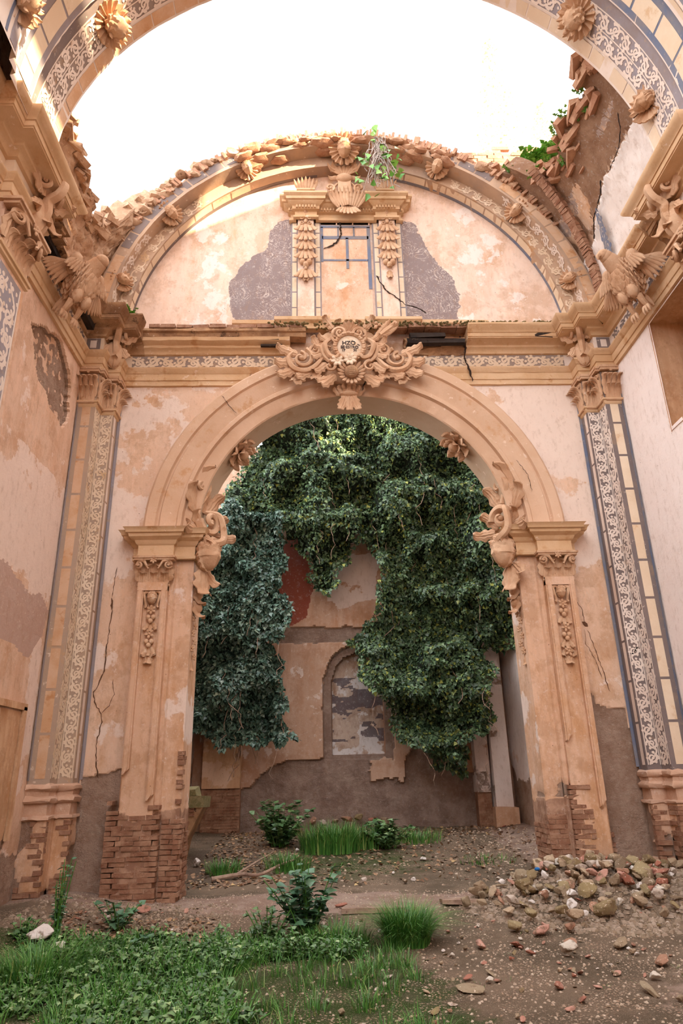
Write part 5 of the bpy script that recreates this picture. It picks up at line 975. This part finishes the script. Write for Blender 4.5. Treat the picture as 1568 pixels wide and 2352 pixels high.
# plants -----------------------------------------------------------
def tuft(mb, x, y, n, h, spread, w=.010, lean=.5, z=None):
    z = gzz(x, y) if z is None else z; k = 6; u = np.linspace(0, 1, k); a = rng.uniform(0, 2*pi, n); L = h*rng.uniform(.5, 1.1, n); b = rng.uniform(.1, 1, n)*lean; r = spread*np.sqrt(rng.random(n)); a2 = a+rng.normal(0, .5, n)
    B = np.stack([x+r*np.cos(a), y+r*np.sin(a), np.full(n, z-.02)], 1); d = np.stack([np.cos(a2), np.sin(a2), 0*a], 1); P = B[:, None]+d[:, None]*(L*b)[:, None, None]*(u**2)[None, :, None]; P[..., 2] += (L[:, None]*(u-.35*b[:, None]*u**3)[None])[0] if False else L[:, None]*(u[None]-.40*b[:, None]*u[None]**3)
    s = np.stack([-np.sin(a2), np.cos(a2), 0*a], 1); W = (w*(1-.92*u))[None, :, None]; A = P+s[:, None]*W; Bv = P-s[:, None]*W; V = np.stack([A, Bv], 2).reshape(-1, 3); i = np.arange(k-1)*2; F = np.stack([i, i+1, i+3, i+2], 1); F = (F[None]+(np.arange(n)*2*k)[:, None, None]).reshape(-1, 4)
    mb.add(V, F, None, np.repeat(rng.random(n), 2*k))
def herb(mb, ms, x, y, h, r, ns=7, nl=9, s=.06, z=None, shp=LF):
    z = gzz(x, y) if z is None else z
    for i in range(ns):
        a = random.uniform(0, 2*pi); q = r*random.random(); H = h*random.uniform(.5, 1); u = np.linspace(0, 1, 6); Q = np.stack([x+.3*q*math.cos(a)+q*math.cos(a)*u**1.5, y+.3*q*math.sin(a)+q*math.sin(a)*u**1.5, z-.02+H*u], 1); tube(ms, Q, .004+.004*(1-u), None, 4)
        uu = rng.uniform(.2, 1, nl); P = np.stack([np.interp(uu, u, Q[:, j]) for j in range(3)], 1); b = rng.uniform(0, 2*pi, nl); D = np.stack([np.cos(b), np.sin(b), rng.uniform(-.3, .5, nl)], 1); N = np.stack([rng.normal(0, .3, nl), rng.normal(0, .3, nl)-.15, np.ones(nl)], 1); leaves(mb, P, D, N, s*rng.uniform(.6, 1.2, nl), shp)
def plant(name, x, y, label, cat, mat, grp=None, **k):
    t = thing(name, (x, y, gzz(x, y)), label, cat, grp); a, b = MB(), MB(); herb(a, b, x, y, **k); a.build('leaves', mat, t); b.build('stems', mGrass, t); return t
def grass(name, x, y, n, h, sp, label, mat=None, z=None, **k):
    mb = MB(); tuft(mb, x, y, n, h, sp, z=z, **k); o = mb.build(name, mat or mGrass, None); tag(o, label, 'grass', 'grass tufts'); return o
grass('grass_tuft', .26, 7.75, 1500, .46, .22, 'thick bright green grass tuft standing alone right of the nettles', w=.006, lean=1.25)
grass('grass_tuft', -.42, 7.9, 420, .24, .34, 'darker low grass between the nettle plant and the bright tuft', w=.006, lean=.9)
plant('nettle_plant', -.72, 8.15, 'tall bluish nettle plant in the centre foreground', 'plant', mWeedD, h=.72, r=.42, ns=22, nl=16, s=.12)
plant('leafy_weed', -1.1, 7.75, 'leafy weed clump at the foot of the nettle, left side', 'plant', mWeed, 'weed clumps', h=.42, r=.3, ns=16, nl=12, s=.07)
plant('leafy_weed', -.75, 7.35, 'small pale weed clump in front of the nettle', 'plant', mWeed, 'weed clumps', h=.30, r=.25, ns=14, nl=10, s=.055)
plant('dark_weed', -3.25, 8.0, 'dark spindly weed beside the white plaster lumps at the left', 'plant', mWeedD, h=.75, r=.12, ns=12, nl=14, s=.07, shp=LN)
plant('nettle_plant', -2.75, 8.45, 'low bluish nettle by the left brick foot', 'plant', mWeedD, h=.38, r=.28, ns=9, nl=9, s=.10)
plant('nettle_plant', -2.35, 7.6, 'small nettle sprig amid the litter left of centre', 'plant', mWeedD, h=.22, r=.2, ns=6, nl=6, s=.08)
plant('chancel_bush', -1.35, 14.1, 'bushy green weed on the left of the chancel floor', 'plant', mWeed, 'bushes on the chancel floor', h=.85, r=.5, ns=34, nl=22, s=.13)
plant('chancel_bush', .62, 13.6, 'rounded leafy weed on the right of the chancel floor grass', 'plant', mWeed, 'bushes on the chancel floor', h=.52, r=.42, ns=30, nl=18, s=.12)
grass('grass_tuft', -.42, 13.6, 900, .55, .55, 'wide tall grass patch in the middle of the chancel floor', w=.010, lean=.7)
grass('grass_tuft', .15, 13.9, 450, .45, .5, 'grass between the two leafy chancel weeds', w=.010, lean=.7)
grass('grass_tuft', 1.25, 14.4, 300, .28, .5, 'low grass right of the chancel weeds', w=.010, lean=.7)
grass('grass_tuft', -1.1, 11.9, 350, .30, .35, 'grass tuft at the front of the chancel, near the fallen branch', w=.008, lean=.7)
grass('grass_tuft', -2.1, 12.0, 250, .25, .3, 'dark grass tuft by the stone basin remnant', w=.008, lean=.7)
grass('grass_tuft', 2.1, 12.3, 120, .12, .5, 'thin grass blades on bare earth near the right pier', w=.008, lean=.7)['kind'] = 'stuff'
grass('grass_tuft', -3.0, 6.9, 1500, .34, .45, 'dense dark grass at the lower left edge', w=.006, lean=.9)
# low weeds carpeting the lower left
ms, ml = MB(), MB(); c = 0
while c < 1150:
    x, y = random.uniform(-3.6, .6), random.uniform(5.0, 7.9); d = fbm(np.array([[x, y, 0.]]), 1.1, 3)[0]; e = (y-5.0)/2.7
    if x > -1.25+1.6*(d-.5)+(.9 if 7.2 < y < 7.7 else 0)-.1*(5.6 < y < 6.6) or d < .40: continue
    herb(ml, ms, x, y, random.uniform(.06, .24), .12, random.randint(3, 6), random.randint(5, 9), random.uniform(.02, .062)); c += 1
o = ml.build('low_weeds', mWeed, None); tag(o, 'carpet of low broad-leaved weeds over the lower left ground', 'weeds', None, 'stuff')
st = ms.build('stalks', mGrass, o)
mb = MB()
for i in range(190):
    x, y = random.uniform(-3.4, .2), random.uniform(5.1, 8.0); tuft(mb, x, y, 30, .20, .10, w=.004, lean=.9)
for i in range(30): tuft(mb, random.uniform(-1, 3), random.uniform(5.3, 8), 8, .05, .05, w=.003, lean=.9)
tag(mb.build('grass_blades', mGrass, None), 'scattered short grass blades among the low weeds', 'grass', None, 'stuff')
# hanging dry vine on the lunette crown
t = thing('hanging_vine', (.62, 9.3, 11.3), 'pale dry twigs with a few big green leaves hanging over the crown of the lunette', 'vine'); mb = MB()
for i in range(46):
    x, z = .62+random.gauss(0, .05), 12.62; q = [(x, 9.32, z)]; n_ = random.randint(7, 13)
    for k in range(n_): x += random.gauss(0, .035)+.012*(i % 3-1)*(k > 4); z -= .095; q.append((x, 9.28+random.gauss(0, .03), z))
    tube(mb, q, random.uniform(.004, .011), None, 5)
for e in ((.2, .95), (-.34, 1.0), (-.2, .6), (.35, .75)): curl_tube(mb, None, [(.62, 9.28, 12.2), (.62+e[0]*.5, 9.2, 12.0-e[1]*.2), (.62+e[0], 9.22, 12.2-e[1])], [.008, .006, .003], nr=5)
mb.build('twigs', mDry, t); mb = MB(); L = [(.28, 12.10), (.30, 11.98), (.42, 12.05), (.2, 11.5), (.28, 11.42), (.72, 12.12), (.80, 12.0), (.86, 11.9), (.9, 12.05), (.95, 11.65), (.78, 11.55), (.5, 11.75), (.60, 11.55), (.52, 12.45), (.68, 12.3), (.35, 11.9), (.85, 11.45), (.62, 11.85), (.48, 11.25), (.4, 12.65), (.55, 12.7)]
P = np.array([(a, 9.22, b) for a, b in L for _ in range(3)])+rng.normal(0, .04, (len(L)*3, 3)); leaves(mb, P, rng.normal(0, .5, P.shape)+[0, -.2, -.6], rng.normal(0, .35, P.shape)+[0, -1, .3], .15*rng.uniform(.5, 1.1, len(P))); mb.build('leaves', mFresh, t)
t = thing('ledge_shrub', (3.7, 9.6, 12.0), 'bright green shrub growing on the rubble beside the brick parapet', 'shrub'); a, b = MB(), MB()
for i in range(16): x = 3.2+i*.075; herb(a, b, x+random.gauss(0, .05), 9.45, .38, .16, 6, 16, .10, z=11.92+(x-3.2)*.50)
a.build('leaves', mFresh, t); b.build('stems', mGrass, t)
t = thing('edge_weeds', (3.6, 7.6, 11.0), 'green weeds clinging to the broken edge of the right vault remnant', 'weeds'); a, b = MB(), MB()
for i in range(14): j = int(20+i*4.4); p = PR[min(j, 88), -1]; herb(a, b, p[0]-.03, p[1]-.02, .16, .10, 4, 8, .05, z=p[2])
a.build('leaves', mFresh, t); b.build('stems', mGrass, t)
t = thing('cornice_sprig', (-3.6, 9.45, 8.66), 'small green sprig on the left corner of the cornice', 'plant'); a, b = MB(), MB()
for i in range(6): herb(a, b, -3.72+i*.03, 9.40, .22, .16, 5, 10, .07, z=8.66-.02*i)
a.build('leaves', mFresh, t); b.build('stems', mGrass, t)

# rubble, stones, litter ------------------------------------------------
def rock(seed, sx, sy, sz, cut=.0):
    mb = MB(); r = random.Random(seed); pl = [np.array([r.gauss(0, 1), r.gauss(0, 1), r.gauss(0, 1)]) for _ in range(13)]; pl = [p/np.linalg.norm(p) for p in pl]; of = [r.uniform(.38, .75) for _ in pl]
    def f(D):
        k = np.ones(D.shape[:-1])
        for p, o_ in zip(pl, of): d = D@p; k = np.minimum(k, np.where(d > .05, o_/np.maximum(d, .05), 9))
        return k*(.94+.12*vn(D*3+seed))
    ell(mb, (0, 0, 0), (sx, sz, sy), np.array([[1, 0, 0, 0], [0, 0, 1, 0], [0, 1, 0, 0], [0, 0, 0, 1.]]), 22, 15, f); return mb
def proto(i, name, mat, *a):
    o = rock(i, *a).build(name, mat, None, sharp=14); return o
KIN = [('rubble_stone', mRock, (1, .7, .42)), ('rubble_stone', mRock, (1, .8, .6)), ('rubble_stone', mRock, (1, .6, .3)), ('rubble_stone', mRock, (1, .9, .5)), ('plaster_flake', mRock, (1, .75, .16)), ('plaster_flake', mRock, (1, .5, .2)), ('plaster_lump', mWhiteR, (1, .7, .5)), ('brick_chip', mRed, (1, .55, .4)), ('mossy_stone', mYel, (1, .8, .5))]
PRO = [proto(100+i, n_, m_, *[q*1.0 for q in sz]) for i, (n_, m_, sz) in enumerate(KIN)]; used = set()
def put(k, x, y, s, label, cat, grp, dz=None, rot=None, tilt=.35):
    p = PRO[k]; o = p if k not in used else p.copy(); 
    if k in used: C.objects.link(o)
    used.add(k); o.scale = (s, s*random.uniform(.8, 1.15), s*random.uniform(.8, 1.1)); z = gzz(x, y)+(KIN[k][2][2]*s*.35 if dz is None else dz); o.location = (x, y, z); o.rotation_euler = (random.uniform(-tilt, tilt), random.uniform(-tilt, tilt), random.uniform(0, 6.28) if rot is None else rot)
    tag(o, label, cat, grp); return o
HL = {0: 'buff rubble stone in the heap', 4: 'thin plaster flake in the heap', 6: 'whitish plaster lump in the heap', 7: 'red brick chip in the heap', 8: 'ochre mossy stone in the heap'}
def zl(s, x, y):
    ix = 'left part' if x < 2.1 else 'middle' if x < 3.0 else 'right part'; iy = 'front slope' if y < 8.4 else 'crest' if y < 9.0 else 'back slope by the wall'
    return s+', %s, %s' % (ix, iy)
for i in range(275):
    while True:
        x, y = random.gauss(2.6, .85), random.gauss(8.75, .60)
        if ((x-2.75)/1.75)**2+((y-8.75)/1.2)**2 < 1 and y < 9.85-.0*x and x < 4.1: break
    k = random.choices(range(9), (4, 4, 3, 4, 3, 3, 2, 2, 2))[0]; hk = {1: 0, 2: 0, 3: 0, 5: 4}.get(k, k); s = random.uniform(.05, .14)*(1.3 if k == 8 else 1)
    put(k, x, y, s, zl(HL[hk], x, y), 'stone', HL[hk].replace('lying ', '').split(' in the')[0]+'s'+zl(' of the rubble heap', x, y), dz=s*.3+random.uniform(0, .05), tilt=.6)
for (x, y, s, k, lb) in ((3.05, 8.55, .20, 8, 'large upright ochre stone high on the rubble heap'), (2.35, 7.95, .20, 8, 'large ochre block low on the front of the rubble heap'), (3.35, 9.4, .17, 1, 'tilted buff block at the back top of the rubble heap'), (1.35, 7.85, .13, 8, 'square ochre block at the left front of the rubble heap'), (2.05, 9.1, .17, 3, 'rounded pale block at the left top of the rubble heap')): put(k, x, y, s, lb, 'stone', None)
for (x, y, s, k, lb) in ((.92, 7.43, .10, 7, 'smooth pink brick chip alone in front of the rubble heap'), (1.62, 7.75, .12, 7, 'bright pink chip at the front edge of the rubble heap'), (-.18, 6.63, .085, 4, 'small buff flake on dark earth at lower centre'), (1.62, 7.0, .13, 6, 'white plaster lump with a green sprig beside it'), (2.2, 7.3, .18, 5, 'long pale slab lying at the right foreground'), (2.28, 6.64, .17, 5, 'long pinkish slab near the right edge'), (2.05, 6.25, .08, 6, 'small white lump near the lower right edge'), (.55, 6.1, .17, 4, 'flat tan slab in the lower middle ground'), (.22, 5.73, .08, 5, 'small orange flake at the bottom centre'), (1.75, 7.35, .15, 4, 'pinkish flat slab just before the rubble heap'), (1.25, 7.4, .13, 4, 'buff flat shard between the pink chip and the heap'), (1.86, 5.95, .13, 5, 'dull pink slab near the bottom right corner'), (.80, 6.5, .09, 4, 'small curved tan shard in the right foreground'), (1.22, 6.1, .08, 7, 'small red brick bit in the lower right ground'), (.45, 8.05, .10, 7, 'red brick piece right behind the bright grass tuft'), (-.35, 9.1, .09, 7, 'red brick cube on the pink earth path'), (-3.3, 7.75, .20, 6, 'large white plaster lump at the left edge'), (-3.05, 7.55, .13, 6, 'smaller white plaster lump beside the dark weed'), (-2.65, 9.1, .10, 7, 'pink brick chip before the left brick foot'), (-2.0, 6.35, .09, 8, 'tan stone half hidden in the low weeds'), (-2.75, 8.95, .12, 0, 'buff stone before the left brick foot'), (-2.6, 12.5, .14, 6, 'grey lump beside the stone basin remnant')): put(k, x, y, s, lb, 'stone', None)
for i in range(240):
    x, y = (random.uniform(-.6, 3.2), random.uniform(5.3, 8.6)) if i % 3 else (random.uniform(-3.7, -1.8), random.uniform(7.6, 9.4))
    k = random.choice((0, 2, 4, 5, 4, 2, 0, 5, 7, 6)); sd_ = i % 3 == 0; nm_ = {4: 'small flat plaster flake', 5: 'small flat plaster flake', 6: 'small white lump', 7: 'small red brick chip'}.get(k, 'small buff stone'); zn = ('before the left brick foot' if x > -3 else 'at the foot of the left wall') if sd_ else ('near the bottom edge' if y < 6.2 else 'in the middle of the bare ground' if y < 7.2 else 'just before the rubble heap' if x > 1.2 else 'behind the bright grass tuft')+(', toward the moss' if x < .9 and y < 7.2 else ', toward the right edge' if x > 2 else ''); put(k, x, y, random.uniform(.018, .055), nm_+' '+zn, 'stone', nm_+'s '+zn)
for i in range(60): x, y = random.uniform(-2.4, 3.3), random.uniform(10.6, 15.8); put(random.choice((0, 2, 4, 6)), x, y, random.uniform(.03, .08), 'small loose stone on the chancel floor', 'stone', 'small stones of the chancel floor')
for i in range(9): put(random.choice((1, 3)), -1.3+i*.26+random.uniform(-.05, .05), 16.32, random.uniform(.13, .2), 'rounded foot stone along the base of the chancel back wall', 'stone', 'foot stones of the chancel back wall', dz=random.uniform(.05, .2))
def gravel(n, xr, yr, smin, smax, label, mat, name, shp=None, den=None):
    x = rng.uniform(*xr, n); y = rng.uniform(*yr, n)
    if den is not None: k = rng.random(n) < den(x, y); x, y = x[k], y[k]; n = len(x)
    z = gz(x, y); s = rng.uniform(smin, smax, n); a = rng.uniform(0, 2*pi, n); B = np.array([(-1, -.6, -.3), (1, -.7, -.3), (.8, .7, -.3), (-.9, .6, -.3), (-.5, -.3, .45), (.6, -.4, .35), (.4, .4, .5), (-.6, .3, .3)]); V = B[None]*(1+.5*(rng.random((n, 8, 3))-.5))*s[:, None, None]; c_, s_ = np.cos(a)[:, None], np.sin(a)[:, None]
    V = np.stack([V[..., 0]*c_-V[..., 1]*s_, V[..., 0]*s_+V[..., 1]*c_, V[..., 2]], -1)+np.stack([x, y, z+.004], 1)[:, None]; F = np.array([(0, 3, 2, 1), (4, 5, 6, 7), (0, 1, 5, 4), (1, 2, 6, 5), (2, 3, 7, 6), (3, 0, 4, 7)]); mb = MB(); mb.add(V.reshape(-1, 3), (F[None]+8*np.arange(n)[:, None, None]).reshape(-1, 4), None, np.repeat(rng.random(n), 8)); tag(mb.build(name, mat, None, smooth=False), label, 'gravel', None, 'stuff')
mGrav = stucco('gravel', (176, 146, 118), (150, 120, 96), (206, 186, 164), rnd=.8, sc=20)
gravel(9000, (-3.6, 3.9), (4.9, 10.2), .004, .014, 'fine gravel strewn over the foreground earth', mGrav, 'gravel', den=lambda x, y: .25+.6*sstep(-1, 2, x)+.2*(y > 8))
gravel(5200, (.9, 4.2), (7.5, 10), .012, .045, 'small rubble filling the gaps of the heap', mBits, 'rubble_bits', den=lambda x, y: (((x-2.75)/1.7)**2+((y-8.75)/1.15)**2 < 1)*.9)
gravel(900, (-3.9, -1.6), (8.0, 9.6), .008, .03, 'crumbled brick and plaster at the foot of the left pier', mBits, 'crumbled_masonry')
gravel(2500, (-2.6, 3.6), (10.5, 16.2), .006, .028, 'pale gravel and crumbs on the chancel floor', mGrav, 'chancel_gravel', den=lambda x, y: .2+.8*sstep(1, 3, x))
n = 4200; x = rng.uniform(-2.6, 3.5, n); y = rng.uniform(10.8, 16.3, n); k = rng.random(n) < .25+.75*np.exp(-((x+1.8)/1.0)**2)+.6*(y > 15.6); x, y = x[k], y[k]; mb = MB(); P = np.stack([x, y, gz(x, y)+.012], 1); leaves(mb, P, rng.normal(0, 1, P.shape)*[1, 1, .25], rng.normal(0, .35, P.shape)+[0, 0, 1], rng.uniform(.04, .09, len(P))); tag(mb.build('fallen_leaves', mLitter, None), 'brown fallen leaves over the dark chancel floor', 'leaves', None, 'stuff')
n = 500; x = rng.uniform(-3.5, -1.7, n); y = rng.uniform(7.6, 8.8, n); mb = MB(); P = np.stack([x, y, gz(x, y)+.012], 1); leaves(mb, P, rng.normal(0, 1, P.shape)*[1, 1, .25], rng.normal(0, .35, P.shape)+[0, 0, 1], rng.uniform(.03, .07, len(P))); tag(mb.build('leaf_litter', mLitter, None), 'dry leaf litter between the weeds at the left', 'leaves', None, 'stuff')
def branch(name, pts, r, label):
    mb = MB(); curl_tube(mb, None, [(a, b, gzz(a, b)+c) for a, b, c in pts], np.linspace(r, r*.4, len(pts)), nr=7); tag(mb.build(name, mWood, None), label, 'branch'); 
branch('fallen_branch', [(-2.2, 11.4, .04), (-1.8, 11.5, .06), (-1.5, 11.4, .05), (-1.2, 11.7, .10), (-1.0, 12.0, .12)], .035, 'long pale fallen branch on the ground just inside the chancel')
branch('forked_twig', [(-1.9, 11.5, .04), (-1.6, 12.0, .12), (-1.35, 12.4, .2)], .02, 'thinner pale twig crossing the long fallen branch')
for (x, y, L, a, lb) in ((1.05, 9.05, .42, -.2, 'weathered board lying alone on the earth left of the rubble heap'), (1.0, 9.18, .34, .15, 'short board resting against the weathered board'), (.1, 8.85, .9, .02, 'long thin pinkish board flat on the path behind the bright grass tuft')):
    mb = MB(); c_, s_ = math.cos(a), math.sin(a); M = np.eye(4); M[0, 0], M[0, 1], M[1, 0], M[1, 1] = c_, -s_, s_, c_; M[:3, 3] = (x, y, gzz(x, y)+.03); box(mb, (-L/2, -.045, -.02), (L/2, .045, .025), M, .008); tag(mb.build('board', mWood, None, smooth=False), lb, 'board')
mb = MB(); ell(mb, (0, 0, 0), (.035, .02, .03), fr((1.95, 8.9, gzz(1.95, 8.9)+.11)), 8, 6); tag(mb.build('blue_scrap', stucco('blue_plastic', (30, 90, 150), (40, 100, 160), (30, 80, 130)), None), 'tiny blue plastic scrap in the left part of the rubble heap', 'scrap')
# pale autumn poplars far beyond the wall
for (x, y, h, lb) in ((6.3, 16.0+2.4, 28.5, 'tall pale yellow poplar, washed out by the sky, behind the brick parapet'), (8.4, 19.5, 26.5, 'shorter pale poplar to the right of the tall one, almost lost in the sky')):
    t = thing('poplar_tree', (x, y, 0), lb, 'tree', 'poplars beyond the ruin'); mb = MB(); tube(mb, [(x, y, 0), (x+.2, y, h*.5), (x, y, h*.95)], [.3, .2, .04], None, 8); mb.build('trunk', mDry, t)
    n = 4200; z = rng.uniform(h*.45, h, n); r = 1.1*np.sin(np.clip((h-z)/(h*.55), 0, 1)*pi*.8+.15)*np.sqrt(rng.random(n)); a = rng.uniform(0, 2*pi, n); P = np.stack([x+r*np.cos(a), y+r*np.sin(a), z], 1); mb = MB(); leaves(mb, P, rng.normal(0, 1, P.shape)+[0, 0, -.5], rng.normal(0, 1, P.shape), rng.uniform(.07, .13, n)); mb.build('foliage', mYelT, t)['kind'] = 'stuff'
# off-camera blocker slabs, added so the low sun comes through in patches
mb = MB()
for (y0, y1, z0, z1) in ((-9, 6.3, 8.5, 12.9), (-9, -1.7, 12.9, 18.5), (-1.7, 1.2, 13.6, 14.35), (-1.7, 1.2, 15.0, 18.5), (1.2, 3.8, 12.9, 18.5), (3.8, 5.8, 12.9, 14.75), (5.8, 6.3, 12.9, 18), (6.3, 8.6, 8.5, 15.2), (8.6, 10.4, 8.5, 13.5)): box(mb, (4.6, y0, z0), (4.85, y1, z1), j=.02)
mb.build('sun_blocker_slabs', mRubw, wR, smooth=False)
for o in bpy.data.objects:
    if '_w' in o.keys(): del o['_w']
